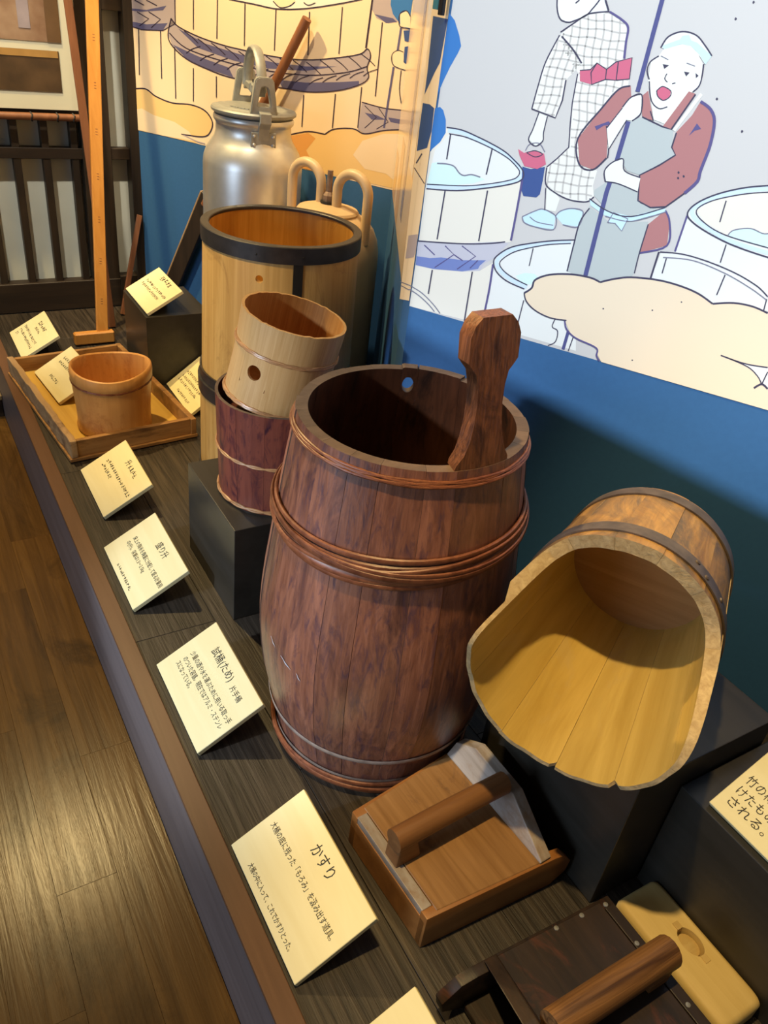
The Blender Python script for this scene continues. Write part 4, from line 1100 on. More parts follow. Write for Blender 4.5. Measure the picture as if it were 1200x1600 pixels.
# ------------------------------------------------------------------ two iron-hooped tubs, one standing on the other
TX, TY = 0.711, 1.55
def tub(nm, label, z0, h, r0, r1, with_hole, strap):
    t = thing(nm, label, 'tub', (TX, TY, z0), group='iron-hooped measuring tubs')
    ro = lambda z: r0+(r1-r0)*z/h
    ri = lambda z: ro(z)-0.012
    b = bmesh.new()
    zz = [h*k/8 for k in range(9)]
    if with_hole:
        cpt = on_plane(402, 437, (TX-0.0, TY-0.16, 0), (0, 1, 0))
        aT = math.atan2(-0.826, -0.564) - 0.08
        zc = 0.262
        s0, s1 = aT-0.14, aT+0.14
        shell(s1, s0+2*PI, zz, ro, ri, 72, bm=b)
        shell(s0, s1, [0, 0.1, zc-0.022], ro, ri, 6, bm=b); shell(s0, s1, [zc+0.022, h], ro, ri, 6, bm=b)
        holed_patch(s0, s1, zc-0.022, zc+0.022, ro, ri, aT, zc, 0.047, 0.0075, b)
    else:
        shell(0, 2*PI, zz, ro, ri, 80, bm=b)
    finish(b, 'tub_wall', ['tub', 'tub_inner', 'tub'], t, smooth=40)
    finish(lathe([(0, 0.012), (r0-0.013, 0.012), (r0-0.013, 0.026), (0, 0.026)], 48), 'bottom', 'tub_inner', t)
    R1 = ro(h)
    finish(lathe([(R1+0.0040, h-0.030), (R1+0.0046, h+0.001), (R1+0.003, h+0.0025), (R1-0.0115, h+0.0025), (R1-0.0130, h+0.001), (R1-0.0130, h-0.004), (R1, h-0.004), (R1, h-0.030)], 96, closed=True), 'rim_hoop', 'iron', t, smooth=30)
    finish(lathe([(r0+0.001, 0.0), (r0+0.0045, 0.0), (r0+0.0045, 0.022), (r0+0.001, 0.022)], 96, closed=True), 'base_hoop', 'iron', t, smooth=30)
    if strap:
        aS = math.atan2(-0.826, -0.564) + 0.38
        hw_ = 0.058
        b = shell(aS-hw_, aS+hw_, [0.02, h*0.5, h-0.028], lambda z: ro(z)+0.0025, lambda z: ro(z)+0.0002, 4)
        finish(b, 'strap', 'black_iron', t, smooth=30)
        for da in (-0.55, 0.0):
            b = lathe([(0, 0.0), (0.0022, 0.0), (0.0018, 0.0012), (0, 0.0016)], 10)
            aa = aS+da+0.05
            mm = Matrix.Translation(((R1+0.0044)*math.cos(aa), (R1+0.0044)*math.sin(aa), h-0.016)) @ Matrix.Rotation(aa, 4, 'Z') @ Matrix.Rotation(PI/2, 4, 'Y')
            b.transform(mm)
            finish(b, 'rivet', 'black_iron', t)
    return t
tub('measuring_tub', 'light wooden tub with black iron rim and front strap, upper of the two stacked', 0.2405, 0.326, 0.1655, 0.1605, True, True)
tub('measuring_tub', 'light wooden tub with iron rim at the bottom of the stack', 0.0003, 0.2375, 0.170, 0.1695, False, False)

# ------------------------------------------------------------------ milk can
KX, KY = 0.866, 2.085
mc = thing('milk_can', 'silver aluminium milk can with clamp lid against the niche mural', 'milk can', (KX, KY, 0))
finish(lathe([(0, 0), (0.122, 0), (0.126, 0.006), (0.1275, 0.5), (0.1275, 0.575), (0.1255, 0.592), (0.118, 0.612), (0.107, 0.628), (0.099, 0.640), (0.0955, 0.652), (0.0950, 0.672),
              (0.0965, 0.674), (0.1005, 0.679), (0.1015, 0.685), (0.099, 0.691), (0.0945, 0.693), (0, 0.693)], 96), 'can_body', 'aluminium', mc, smooth=40)
finish(lathe([(0, 0.693), (0.098, 0.694), (0.106, 0.699), (0.107, 0.704), (0.104, 0.708), (0.090, 0.709), (0.086, 0.7115), (0, 0.7125)], 80), 'lid', 'cast_aluminium', mc, smooth=30)
lid = bpy.data.objects['lid']
b = bmesh.new()
for k in range(11):                                     # raised cast marks round the lid
    aa = math.atan2(-0.826, -0.564)-0.75+k*0.14
    bb = box_bm(-0.002-0.0015*(k % 3), 0.003, -0.004, 0.003+0.001*(k % 2), 0, 0.0016)
    bb.transform(Matrix.Translation((0.066*math.cos(aa), 0.066*math.sin(aa), 0.7118)) @ Matrix.Rotation(aa, 4, 'Z'))
    merge(b, bb)
finish(b, 'cast_marks', 'cast_aluminium', lid)
AX = R(-98)                                             # clamp axis
ux, uy = math.cos(AX), math.sin(AX)
Mk = Matrix(((ux, -uy, 0, 0), (uy, ux, 0, 0), (0, 0, 1, 0), (0, 0, 0, 1)))   # local x = clamp axis
# bail handle
pts = []
for k in range(25):
    t = PI*k/24
    pts.append(Mk @ Vector((0.072*math.cos(t), 0, 0.752+0.088*math.sin(t))))
finish(tube(pts, 0.0130, 12, flat=0.55), 'bail_handle', 'cast_aluminium', mc, smooth=True)
# cross bar with screw
b = prism([(-0.072, 0.742), (-0.05, 0.750), (-0.016, 0.744), (-0.012, 0.756), (0.012, 0.756), (0.016, 0.744), (0.05, 0.750), (0.072, 0.742), (0.072, 0.756), (0.05, 0.764), (0.016, 0.762), (0.0, 0.766), (-0.016, 0.762), (-0.05, 0.764), (-0.072, 0.756)], -0.010, 0.010, 'xz', 0.002, 1)
b.transform(Mk); finish(b, 'cross_bar', 'cast_aluminium', mc)
finish(lathe([(0, 0.7125), (0.0055, 0.7125), (0.0055, 0.772), (0, 0.772)], 14), 'clamp_screw', 'black_iron', mc)
finish(lathe([(0.0055, 0.744), (0.012, 0.744), (0.012, 0.764), (0.0055, 0.764)], 6), 'nut', 'cast_aluminium', mc)
for sgn in (-1, 1):
    # bracket riveted to the neck, with a trapezoid eye above the lid
    xx = 0.104*sgn
    eye = bmesh.new()
    outer = [(-0.034, 0.706), (0.034, 0.706), (0.023, 0.782), (0.015, 0.788), (-0.015, 0.788), (-0.023, 0.782)]
    inner = [(-0.017, 0.724), (0.017, 0.724), (0.009, 0.763), (0.005, 0.768), (-0.005, 0.768), (-0.009, 0.763)]
    x0_, x1_ = (xx-0.022*sgn, xx-0.006*sgn)
    def ringv(poly, x_): return [eye.verts.new((x_, y_, z_)) for y_, z_ in poly]
    oa, ia, ob, ib = ringv(outer, x0_), ringv(inner, x0_), ringv(outer, x1_), ringv(inner, x1_)
    for k in range(6):
        k2 = (k+1) % 6
        eye.faces.new((oa[k], oa[k2], ia[k2], ia[k])); eye.faces.new((ob[k], ob[k2], ib[k2], ib[k]))
        eye.faces.new((oa[k], oa[k2], ob[k2], ob[k])); eye.faces.new((ia[k], ia[k2], ib[k2], ib[k]))
    bmesh.ops.recalc_face_normals(eye, faces=eye.faces[:])
    bmesh.ops.bevel(eye, geom=eye.edges[:], offset=0.0022, segments=2, affect='EDGES')
    eye.transform(Mk); br = finish(eye, 'bracket', 'cast_aluminium', mc, smooth=50)
    b = bmesh.new()
    merge(b, prism([(0.094*sgn, 0.648), (0.098*sgn, 0.648), (0.104*sgn, 0.676), (0.118*sgn, 0.690), (0.118*sgn, 0.712), (0.098*sgn, 0.716), (0.098*sgn, 0.710), (0.110*sgn, 0.706), (0.110*sgn, 0.694), (0.098*sgn, 0.680)], -0.014, 0.014, 'xz', 0.001, 1))
    merge(b, box_bm(min(0.0945*sgn, 0.0985*sgn), max(0.0945*sgn, 0.0985*sgn), -0.032, 0.032, 0.632, 0.668, 0.0015, 1))
    b.transform(Mk); finish(b, 'bracket_foot', 'cast_aluminium', br)
    for yy in (-0.024, 0.024):
        for zz_ in (0.640, 0.659):
            b = bmesh.new(); bmesh.ops.create_uvsphere(b, u_segments=10, v_segments=6, radius=0.0042)
            b.transform(Mk @ Matrix.Translation((0.0990*sgn, yy, zz_))); finish(b, 'rivet', 'aluminium', br, smooth=True)

# ------------------------------------------------------------------ cream canister with two loop handles
GX, GY = 0.945, 1.80
gc = thing('cream_canister', 'cream enamelled canister with two loop handles behind the upper tub', 'canister', (GX, GY, 0))
finish(lathe([(0, 0), (0.128, 0), (0.132, 0.006), (0.1335, 0.42), (0.1325, 0.445), (0.127, 0.472), (0.116, 0.495), (0.100, 0.513), (0.080, 0.525), (0.074, 0.527), (0, 0.527)], 80), 'canister_body', 'cream_enamel', gc, smooth=40)
finish(lathe([(0, 0.527), (0.074, 0.527), (0.076, 0.531), (0.072, 0.536), (0.040, 0.545), (0, 0.549)], 60), 'lid', 'cream_enamel', gc, smooth=35)
AG = math.atan2(-0.91, 0.40)
Mg = Matrix.Rotation(AG, 4, 'Z')
for sgn in (-1, 1):
    P = []
    for k in range(29):
        t = k/28
        if t < 0.2: p = (0.025, 0.53+0.053*t/0.2)
        elif t > 0.8: p = (0.117, 0.583-0.105*(t-0.8)/0.2)
        else:
            a = PI*(t-0.2)/0.6
            p = (0.071-0.046*math.cos(a), 0.583+0.044*math.sin(a))
        P.append(Mg @ Vector((p[0]*sgn, 0, p[1])))
    finish(tube(P, 0.0118, 14), 'loop_handle', 'cream_enamel', gc, smooth=True)
finish(lathe([(0, 0.548), (0.020, 0.548), (0.020, 0.553), (0, 0.553)], 20), 'washer', 'black_iron', gc)
finish(lathe([(0, 0.553), (0.0145, 0.553), (0.0145, 0.566), (0.010, 0.572), (0.007, 0.574), (0.007, 0.622), (0, 0.622)], 8), 'valve', 'rust_metal', gc)

# ------------------------------------------------------------------ tray with bamboo cup
ty = thing('wooden_tray', 'shallow worn wooden tray on the front trim holding a bamboo cup', 'tray', (0.280, 1.708, 0.0025), (0, 0, R(5.6)))
TW, TL, TH_ = 0.297, 0.515, 0.050
finish(box_bm(-0.008, TW+0.010, -0.006, TL, 0, 0.008, 0.001), 'tray_base', 'tray', ty)
finish(box_bm(0.012, TW-0.006, 0.012, TL-0.016, 0.008, 0.0102), 'tray_floor', 'tray_base', ty)
finish(box_bm(0.012, TW-0.006, 0.000, 0.012, 0.008, TH_, 0.0015), 'side_board', 'tray', ty)
finish(box_bm(0.012, TW-0.006, TL-0.016, TL-0.004, 0.008, TH_, 0.0015), 'side_board', 'tray', ty)
b = box_bm(-0.004, 0.012, -0.004, TL, 0.008, TH_+0.002, 0.003)
bmesh.ops.subdivide_edges(b, edges=[e for e in b.edges if abs(e.verts[0].co.y-e.verts[1].co.y) > 0.3], cuts=20)
for v in b.verts:
    v.co.x += 0.0010*math.sin(v.co.y*47)+0.0008*math.sin(v.co.y*111+v.co.z*90); v.co.z += 0.0010*math.sin(v.co.y*63+1) if v.co.z > 0.03 else 0
finish(b, 'side_board', 'tray_worn', ty)
finish(box_bm(TW-0.006, TW+0.008, -0.004, TL, 0.008, TH_, 0.002), 'side_board', 'tray', ty)
UX, UY = 0.410, 1.838
bc = thing('bamboo_cup', 'broad tan bamboo cup with a lashed rim standing in the tray', 'cup', (UX, UY, 0.0130))
def warp(b, k=1.0):
    for v in b.verts:
        a = math.atan2(v.co.y, v.co.x)
        s = 1+0.028*math.sin(2*a+0.6)+0.012*math.sin(3*a+1.0)
        v.co.x *= s; v.co.y *= s
        if v.co.z > 0.10: v.co.z += (v.co.z-0.10)/0.06*0.0045*math.cos(2*a+0.5)
    return b
HU = 0.160
b = lathe([(0.001, 0), (0.086, 0), (0.0885, 0.004), (0.0890, 0.010), (0.0865, 0.016), (0.0870, 0.05), (0.0905, 0.10), (0.0925, 0.128), (0.0945, 0.131), (0.0955, 0.148), (0.0935, 0.158), (0.0905, HU), (0.0870, HU-0.003), (0.0850, 0.13), (0.0800, 0.03), (0.001, 0.022)], 96)
finish(warp(b), 'cup_wall', 'bamboo_cup', bc, smooth=45)
for i in range(2):
    b = hoop_strand(lambda z: 0.0925, 0.127, 0.0016, 11, 0.0016, i*PI, 0, rad_off=0.001)
    warp(b); finish(b, 'lashing', 'bamboo_hoop', bc, smooth=True)

# ------------------------------------------------------------------ T-shaped rule and sticks in the far corner
tr = thing('wooden_t_rule', 'orange wooden T-shaped measuring rule propped against the lattice', 'ruler', (0.492, 2.372, 0.001))
# the shaft leans back on the lattice post
topp = on_plane(143.5, 0, (0, 2.555, 0), (0, 1, 0)); basep = Vector((0.492, 2.372, 0.0))
base_c = on_plane(160, 527, (0, 2.385, 0), (0, 1, 0))
dirv = (topp-base_c).normalized()
sidev = Vector((1, 0, 0)) - dirv*dirv.x; sidev.normalize()
nrm = sidev.cross(dirv).normalized()
def orient_box(A, Bp, wv, tv, wid, th, bev=0.0015):
    b = bmesh.new()
    pts = [A+wv*(sx*wid/2)+tv*(sy*th/2) for sx in (-1, 1) for sy in (-1, 1)] + [Bp+wv*(sx*wid/2)+tv*(sy*th/2) for sx in (-1, 1) for sy in (-1, 1)]
    v = [b.verts.new(p) for p in pts]
    for f in ((0, 1, 3, 2), (4, 6, 7, 5), (0, 4, 5, 1), (2, 3, 7, 6), (0, 2, 6, 4), (1, 5, 7, 3)): b.faces.new([v[i] for i in f])
    bmesh.ops.recalc_face_normals(b, faces=b.faces[:])
    bmesh.ops.bevel(b, geom=b.edges[:], offset=bev, segments=1, affect='EDGES')
    return b
ext = base_c + dirv*1.30
b = orient_box(base_c-basep, ext-basep, sidev, nrm, 0.033, 0.014)
shaft = finish(b, 'rule_shaft', 'ruler', tr, (0, 0, -0.001))
bl = on_plane(116, 533, (0, 2.385, 0), (0, 1, 0)); br_ = on_plane(179, 535, (0, 2.385, 0), (0, 1, 0))
wv = (br_-bl).normalized(); wv.z = 0; wv.normalize()
zc_ = 0.020
cA = Vector((bl.x, 2.385, zc_))-basep; cB = Vector((br_.x, 2.385, zc_))-basep
b = orient_box(cA, cB, Vector((0, 0, 1)), Vector((0, 1, 0)), 0.036, 0.024, 0.004)
finish(b, 'rule_foot', 'ruler', tr)
b = bmesh.new()
for k in range(9):                                       # measuring marks down the shaft
    c_ = base_c-basep + dirv*(0.10+k*0.115) - nrm*0.0073 if nrm.y > 0 else base_c-basep + dirv*(0.10+k*0.115) + nrm*0.0073
    for q in range(3):
        d_ = c_ + dirv*(q*0.007)
        quad(b, [d_-sidev*0.003, d_+sidev*0.003, d_+sidev*0.003+dirv*0.0016, d_-sidev*0.003+dirv*0.0016])
plain('faded_ink', (0.22, 0.08, 0.03), 0.6)
finish(b, 'marks', 'faded_ink', shaft, recalc=False)
def stick(nm, label, A, Bp, wid, th, mat, cat='stick'):
    d = (Bp-A).normalized(); s = Vector((1, 0, 0))-d*d.x; s.normalize(); nn = s.cross(d).normalized()
    o = finish(orient_box(Vector((0, 0, 0)), Bp-A, s, nn, wid, th), nm, mat, None, A)
    return tag(o, label, cat)
A = on_plane(176, 520, (0, 2.50, 0), (0, 1, 0)); A.z = 0.002
Bp = on_plane(106, 0, (0, 2.59, 0), (0, 1, 0)); Bp = A+(Bp-A)*1.25
stick('thin_stick', 'thin brown stick crossing behind the orange T-shaped rule', A, Bp, 0.022, 0.010, 'stick')
A = on_plane(192, 492, (0, 2.60, 0), (0, 1, 0)); A.z = 0.002; Bp = on_plane(218, 336, (0, 2.665, 0), (0, 1, 0))
stick('short_stick', 'short brown stick leaning on the post right of the lattice', A, Bp, 0.016, 0.012, 'stick')
# long-handled paddle leaning along the niche wall
off = -ln*0.030
pA = on_plane(490, 30, P3, ln)+off; pB = on_plane(437, 135, P3, ln)+off; pM = on_plane(330, 318, P3, ln)+off
d = (pA-pB).normalized()
foot = pA + d*(-(pA.z-0.024)/d.z)
pd = thing('long_paddle', 'long-handled wooden paddle leaning behind the milk can', 'paddle', foot)
finish(tube([(pM-foot), (pB-foot), (pA-foot)], 0.0125, 12), 'handle', 'stick', pd, smooth=40)
s_ = ld.copy(); s_ = (s_ - d*s_.dot(d)).normalized(); nn = s_.cross(d).normalized()
finish(orient_box(Vector((0, 0, 0)), pM-foot+d*0.03, s_, nn, 0.050, 0.014), 'blade', 'dark_lattice', pd)
wood('lit_edge', (0.34, 0.20, 0.09), (0.46, 0.29, 0.14), 'z', 50, 0.05, 0.5)
finish(orient_box(-s_*0.027, pM-foot+d*0.03-s_*0.027, s_, nn, 0.006, 0.0145), 'blade_lit_edge', 'lit_edge', pd)  # light on the blade's edge, put in as a strip of paler wood

# ------------------------------------------------------------------ tipped bucket on its pedestal
Bc = Vector((0.8019, 0.5379, 0.3775))
axm = Vector((-0.8684, -0.4958, -0.0094)).normalized()   # from its bottom towards the mouth
uu_ = Vector((0.4959, -0.8684, 0.0))
vv_ = axm.cross(uu_).normalized()
if vv_.z < 0: vv_ = -vv_
tb = thing('tipped_bucket', 'yellow wooden scoop bucket lying on its side with its mouth open', 'bucket', (Bc.x, Bc.y, 0.2455))
loc = Vector((Bc.x, Bc.y, 0.2455))
r0b, r1b, s1b, thb = 0.0951, 0.1084, 0.1379, 0.0172
rbi = lambda s: r0b+(r1b-r0b)*s/s1b
lipt = [(-180, 0.294), (-160, 0.285), (-120, 0.283), (-90, 0.277), (-60, 0.283), (-30, 0.284), (-14, 0.280), (-4, 0.262), (4, 0.225), (10, 0.185), (16, 0.158), (24, 0.143), (50, 0.138), (90, 0.142), (130, 0.136), (144, 0.146), (150, 0.166), (155, 0.196), (157.4, 0.208), (158.4, 0.262), (161, 0.288), (170, 0.298), (180, 0.294)]
def lip(deg):
    while deg > 180: deg -= 360
    while deg < -180: deg += 360
    return smooth_interp(lipt, deg)
def BP(deg, s, r):
    a = R(deg)
    return Bc - loc + axm*s + uu_*(r*math.cos(a)) + vv_*(r*math.sin(a))
# stave edges; the wide seams of the lip sit where the photograph shows them
seams = [-123.6, -88.6, -55, -18, 18, 50, 78, 104, 132, 160, 196, 236.4]
for a0, a1 in zip(seams, seams[1:]):
    b = bmesh.new()
    g = 0.10
    n = max(3, int((a1-a0)/(1.0 if a0 <= 150 < a1 or a0 == 132 else 3)))
    jit = random.uniform(-0.003, 0.003)
    ANG = [a0+g+(a1-a0-2*g)*k/n for k in range(n+1)]
    NSg = 9
    rowsO, rowsI = [], []
    for q in range(NSg+1):
        ro_, ri_ = [], []
        for a in ANG:
            le = lip(a)+0.0011*math.sin(a*0.13)+0.0006*math.sin(a*0.37)
            if (a > ANG[-1]-1.6 and a1 in (-88.6, -55)) or (a < ANG[0]+1.2 and a0 == -55): le -= 0.007
            s = -0.034+(le+0.034)*q/NSg
            tk = thb
            an = (a+180) % 360-180
            wt_ = 1.0 if (an > 157.5 or an < -22) else (0.0 if an > 22 else (22-an)/44.0)
            if s > 0.13: tk = thb-(thb-0.0052)*min(1, (s-0.13)/0.07)*wt_
            ro_.append(b.verts.new(BP(a, s, rbi(s)+tk+0.0006*math.sin(a0)))); ri_.append(b.verts.new(BP(a, s, rbi(s))))
        rowsO.append(ro_); rowsI.append(ri_)
    def fc(vs_, mi):
        f = b.faces.new(vs_); f.material_index = mi
    for q in range(NSg):
        for k in range(n):
            fc((rowsO[q][k], rowsO[q][k+1], rowsO[q+1][k+1], rowsO[q+1][k]), 0)
            fc((rowsI[q][k], rowsI[q+1][k], rowsI[q+1][k+1], rowsI[q][k+1]), 1)
        fc((rowsO[q][0], rowsO[q+1][0], rowsI[q+1][0], rowsI[q][0]), 2); fc((rowsO[q][-1], rowsI[q][-1], rowsI[q+1][-1], rowsO[q+1][-1]), 2)
    for k in range(n):
        fc((rowsO[-1][k], rowsO[-1][k+1], rowsI[-1][k+1], rowsI[-1][k]), 2); fc((rowsO[0][k], rowsI[0][k], rowsI[0][k+1], rowsO[0][k+1]), 2)
    # local axes with z along the bucket so that the grain runs along the staves
    Mb = Matrix((uu_, vv_, axm)).transposed().to_4x4()
    b.transform(Mb.inverted())
    o = finish(b, 'stave', ['bucket_outer', 'bucket_inner', 'bucket_edge'], tb, smooth=40)
    o.rotation_euler = Mb.to_euler()
Mb = Matrix((uu_, vv_, axm)).transposed().to_4x4()
Mb2 = Matrix.Translation(Bc-loc) @ Mb
b = lathe([(0, -0.018), (r0b-0.0006, -0.018), (r0b, 0.0), (0, 0.0)], 64)
o = finish(b, 'bottom', 'bucket_bottom', tb); o.matrix_local = Mb2
for s0, s1, rr in ((0.100, 0.124, 0.0016), (-0.026, -0.004, 0.0016)):
    ra, rb_ = rbi(s0)+thb, rbi(s1)+thb
    b = lathe([(ra+0.0002, s0), (ra+rr+0.001, s0), (rb_+rr+0.001, s1), (rb_+0.0002, s1)], 96, closed=True)
    o = finish(b, 'hoop', 'bucket_iron', tb, smooth=30); o.matrix_local = Mb2
    if s0 > 0:
        for da, ds in ((60, 0.006), (52, 0.016), (36, 0.010)):
            bb = lathe([(0, 0), (0.0036, 0), (0.0030, 0.0018), (0, 0.0024)], 10)
            a = R(da); rr2 = rbi(s0+ds)+thb+0.0024
            bb.transform(Matrix.Translation((rr2*math.cos(a), rr2*math.sin(a), s0+ds)) @ Matrix.Rotation(a, 4, 'Z') @ Matrix.Rotation(PI/2, 4, 'Y'))
            finish(bb, 'rivet', 'bucket_iron', o)

# ------------------------------------------------------------------ two lees scoops
def scoop(nm, label, loc, rotz, L_, W_, Lt, H_, mats, tip, handle_len, handle_r, square_foot, handle_y=0.0):
    """local x from the closed back (0) to the open mouth; W_ = (half width at the back, half width at the mouth)"""
    t = thing(nm, label, 'scoop', loc, (0, 0, rotz))
    wb, wm = W_
    hwid = lambda x_: wb+(wm-wb)*x_/L_
    T_ = 0.014
    # bottom board
    finish(prism([(0.002, -wb+T_), (L_+tip*0.55, -hwid(L_+tip*0.55)+T_), (L_+tip*0.55, hwid(L_+tip*0.55)-T_), (0.002, wb-T_)], 0.003, 0.013, 'xy', 0.001, 1), 'bottom_board', mats['plate'], t)
    # two side boards with cut-away ends
    for sgn in (-1, 1):
        b = prism([(0, 0), (L_+tip*0.55, 0), (L_+tip*0.95, H_*0.30), (L_+tip, H_*0.62), (L_+tip*0.70, H_-0.004), (L_+tip*0.42, H_-0.001), (0, H_-0.001)], 0, T_, 'xz', 0.002, 2)
        for v in b.verts:
            y_ = v.co.y
            v.co.y = sgn*(hwid(v.co.x)-y_)
        bmesh.ops.recalc_face_normals(b, faces=b.faces[:])
        finish(b, 'side_board', mats['side'], t, smooth=30)
    # back board
    finish(box_bm(0, T_, -wb+0.002, wb-0.002, 0, H_-0.012, 0.0015), 'back_board', mats['side'], t)
    finish(box_bm(0.001, T_+0.002, -wb+0.012, wb-0.012, H_-0.012, H_, 0.001), 'back_cap', mats['plank'], t)
    # top board
    finish(prism([(T_+0.003, -wb+0.003), (L_, -hwid(L_)+0.003), (L_, hwid(L_)-0.003), (T_+0.003, wb-0.003)], H_-0.0125, H_, 'xy', 0.0012, 1), 'top_board', mats['top'], t)
    # raised plank along the mouth
    wq = hwid(L_)-0.002
    b = prism([(-wq, H_), (wq, H_), (wq-0.003, H_+0.022), (wq-0.034, H_+0.037), (-wq+0.085, H_+0.034), (-wq, H_+0.003)], L_-0.002, L_+0.016, 'yz', 0.0015, 2)
    for v in b.verts: v.co.x += (v.co.z-H_)*0.55
    finish(b, 'mouth_plank', mats['plank'], t)
    # handle: bar on a square foot at the back, let into the plank at the front
    zt = H_+(0.050 if square_foot else 0.044)
    x0_ = 0.004 if square_foot else 0.0
    P = [Vector((x0_+(L_+0.012-x0_)*k/8 if square_foot else L_+0.010-(handle_len)*k/8, handle_y, zt-0.008+0.002*math.sin(PI*k/8))) for k in range(9)]
    hd = finish(tube(P, handle_r, 16, flat=0.92), 'handle', mats['handle'], t, smooth=35)
    if square_foot:
        finish(prism([(0.004, H_), (0.044, H_), (0.034, zt-0.014), (0.006, zt-0.012)], handle_y-handle_r*0.78, handle_y+handle_r*0.78, 'xz', 0.002, 2), 'handle_foot', mats['handle'], hd)
    else:
        finish(prism([(L_+0.010-handle_len+0.004, H_), (L_+0.010-handle_len+0.036, H_), (L_+0.010-handle_len+0.036, zt-0.014), (L_+0.010-handle_len+0.002, zt-0.014)], handle_y-handle_r*0.78, handle_y+handle_r*0.78, 'xz', 0.002, 2), 'handle_foot', mats['handle'], hd)
    return t
A = on_z(657, 1483); Bq = on_z(544, 1318)
mid = (A+Bq)/2
scoop('lees_scoop', 'light brown wooden lees scoop with a round bar handle beside the big barrel', (0.401, 0.474, 0.0), R(3.5), 0.176, (0.087, 0.104), 0, 0.066,
      dict(plate='scoop_side', side='scoop_side', plank='scoop_plank', top='scoop_top', handle='scoop_handle'), 0.056, 0.17, 0.0165, True, 0.0)
s2 = scoop('lees_scoop', 'very dark old lees scoop with a thick grained handle at the lower right', (0.634, 0.2165, 0.0), R(180), 0.178, (0.094, 0.100), 0, 0.066,
      dict(plate='old_scoop', side='old_scoop', plank='old_scoop', top='old_scoop', handle='old_handle'), 0.078, 0.180, 0.0205, False, 0.004)
for xx, yy in ((0.012, -0.085), (0.050, -0.088), (0.090, -0.090), (0.012, -0.030), (0.010, 0.050)):
    finish(lathe([(0, 0.0655), (0.0034, 0.0655), (0.0030, 0.0668), (0, 0.0671)], 10), 'nail', 'nail', s2, (xx, yy, 0))

# ------------------------------------------------------------------ pale block with a keyhole socket
pbk = thing('pale_block', 'pale yellow rounded wooden block with a carved socket by the dark scoop', 'block', (0.6975, 0.220, 0.0))
BW, BL, BH = 0.038, 0.090, 0.036
b = bmesh.new()
n = 40
hole = []
def hp(k):
    a = 2*PI*k/n
    return Vector((0.010+0.0135*math.cos(a), 0.004+0.0195*math.sin(a), 0))
def rp(k):
    a = 2*PI*k/n
    c, s = math.cos(a), math.sin(a)
    e = 0.16
    return Vector((BW*math.copysign(abs(c)**e, c), BL*math.copysign(abs(s)**e, s), 0))
def rg(f, z, ins=0.0):
    out = []
    for k in range(n):
        h_, r_ = hp(k), rp(k)
        r_ = Vector((r_.x*(1-ins/BW), r_.y*(1-ins/BL), 0))
        q = h_.lerp(r_, f); q.z = z
        out.append(b.verts.new(q))
    return out
def hp_in(z, sc_):
    out = []
    c_ = Vector((0.010, 0.004, 0))
    for k in range(n):
        q = c_+(hp(k)-c_)*sc_; q.z = z
        out.append(b.verts.new(q))
    return out
rings = [hp_in(BH-0.020, 0.9), hp_in(BH, 1.0), rg(0.5, BH), rg(1.0, BH, 0.007), rg(1.0, BH-0.002, 0.003), rg(1.0, BH-0.008, 0.0), rg(1.0, 0.004, 0.0), rg(1.0, 0.0, 0.003)]
b.faces.new(rings[0])
for Ar, Br in zip(rings, rings[1:]):
    for k in range(n):
        b.faces.new((Ar[k], Ar[(k+1) % n], Br[(k+1) % n], Br[k]))
b.faces.new(rings[-1])
finish(b, 'block_body', 'pale_block', pbk, smooth=40)
wood('pale_plug', (0.52, 0.34, 0.11), (0.64, 0.46, 0.19), 'x', 60, 0.1, 0.6, bump=0.2)
for yy in (0.027, -0.020):
    finish(box_bm(0.006, 0.015, yy-0.005, yy+0.005, BH-0.006, BH+0.0012, 0.0008), 'wedge', 'pale_plug', pbk)
bb = lathe([(0, BH-0.02), (0.012, BH-0.02), (0.0115, BH-0.008), (0, BH-0.004)], 20)
for v in bb.verts: v.co.y = v.co.y*1.35+0.004; v.co.x += 0.010
finish(bb, 'socket_core', 'pale_plug', pbk, smooth=40)

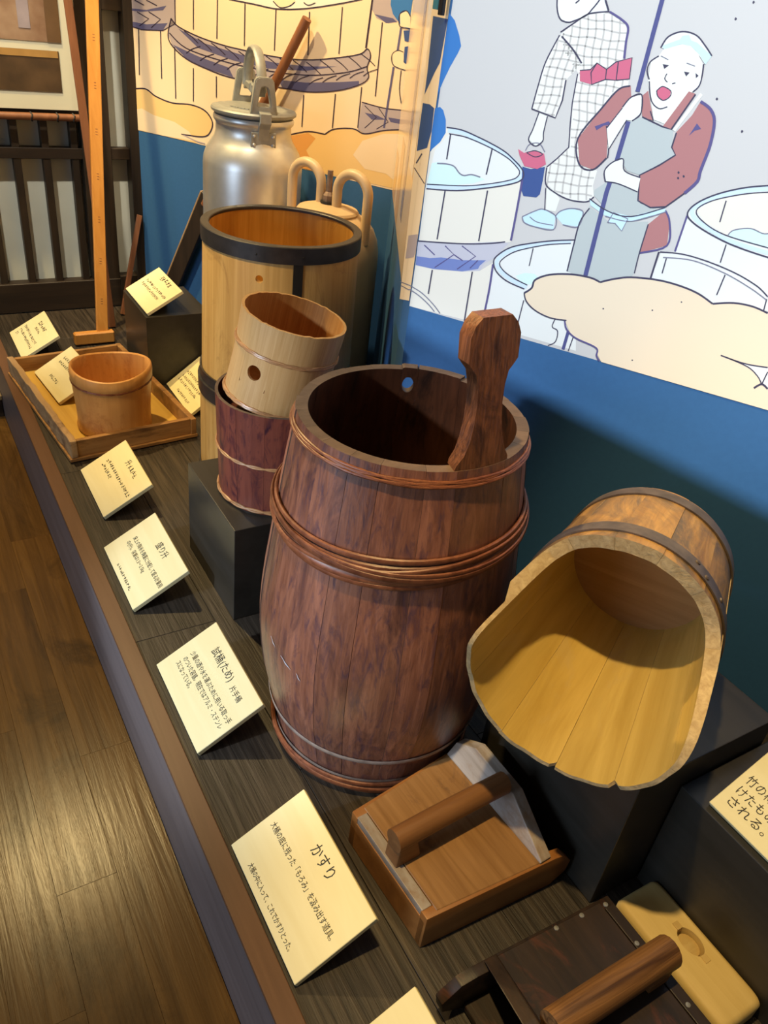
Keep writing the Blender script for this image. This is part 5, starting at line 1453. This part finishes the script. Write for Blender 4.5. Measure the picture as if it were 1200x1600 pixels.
# ------------------------------------------------------------------ added, unseen: lamp housing and flaps that block the edges of the mural beam
sp = thing('unseen_lamp_housing', 'black lamp housing with beam-blocking flaps, added out of view above and behind the viewer', 'spotlight', MURAL_LAMP)
E0 = Vector((0.853, 0.944, 0.475)); E1 = Vector((1.088, 0.557, 0.394))
e0 = (E0-MURAL_LAMP); e1 = (E1-MURAL_LAMP)
k = 0.16
c0 = e0.normalized()*k; c1 = e1.normalized()*k
ed = (c1-c0).normalized()
dn = (c0+c1)/2
q0 = c0-ed*0.10; q1 = c1+ed*0.14
drop = Vector((0, 0, -0.16)) - dn*0.25
bm = bmesh.new()
th = dn.normalized()*0.002
v = [bm.verts.new(p) for p in (q0, q1, q1+drop, q0+drop, q0+th, q1+th, q1+drop+th, q0+drop+th)]
for f in ((0, 1, 2, 3), (4, 5, 6, 7), (0, 1, 5, 4), (1, 2, 6, 5), (2, 3, 7, 6), (3, 0, 4, 7)):
    bm.faces.new([v[i] for i in f])
finish(bm, 'beam_flap', 'lamp_black', sp)
bm = bmesh.new()                                        # second added flap: ends the beam at the corner of the niche
g0 = (Vector((P1.x, P1.y, 0.2))-MURAL_LAMP).normalized(); g1 = (Vector((P1.x, P1.y, 2.2))-MURAL_LAMP).normalized()
lf = Vector((-(g0+g1).y, (g0+g1).x, 0)).normalized()
c0 = g0*0.19+lf*0.0004; c1 = g1*0.19+lf*0.0004
th = Vector((g0.x, g0.y, 0)).normalized()*0.002
v = [bm.verts.new(p) for p in (c0, c1, c1+lf*0.13, c0+lf*0.13, c0+th, c1+th, c1+lf*0.13+th, c0+lf*0.13+th)]
for f in ((0, 1, 2, 3), (4, 5, 6, 7), (0, 1, 5, 4), (1, 2, 6, 5), (2, 3, 7, 6), (3, 0, 4, 7)):
    bm.faces.new([v[i] for i in f])
finish(bm, 'beam_flap', 'lamp_black', sp)
bm = lathe([(0.052, -0.02), (0.055, -0.02), (0.055, 0.10), (0.0, 0.12), (0.0, 0.115), (0.052, 0.095)], 28)
o = finish(bm, 'housing', 'lamp_black', sp, smooth=40)
o.rotation_euler = (Vector((0.86, 0.86, 0.95))-MURAL_LAMP).to_track_quat('-Z', 'Y').to_euler()
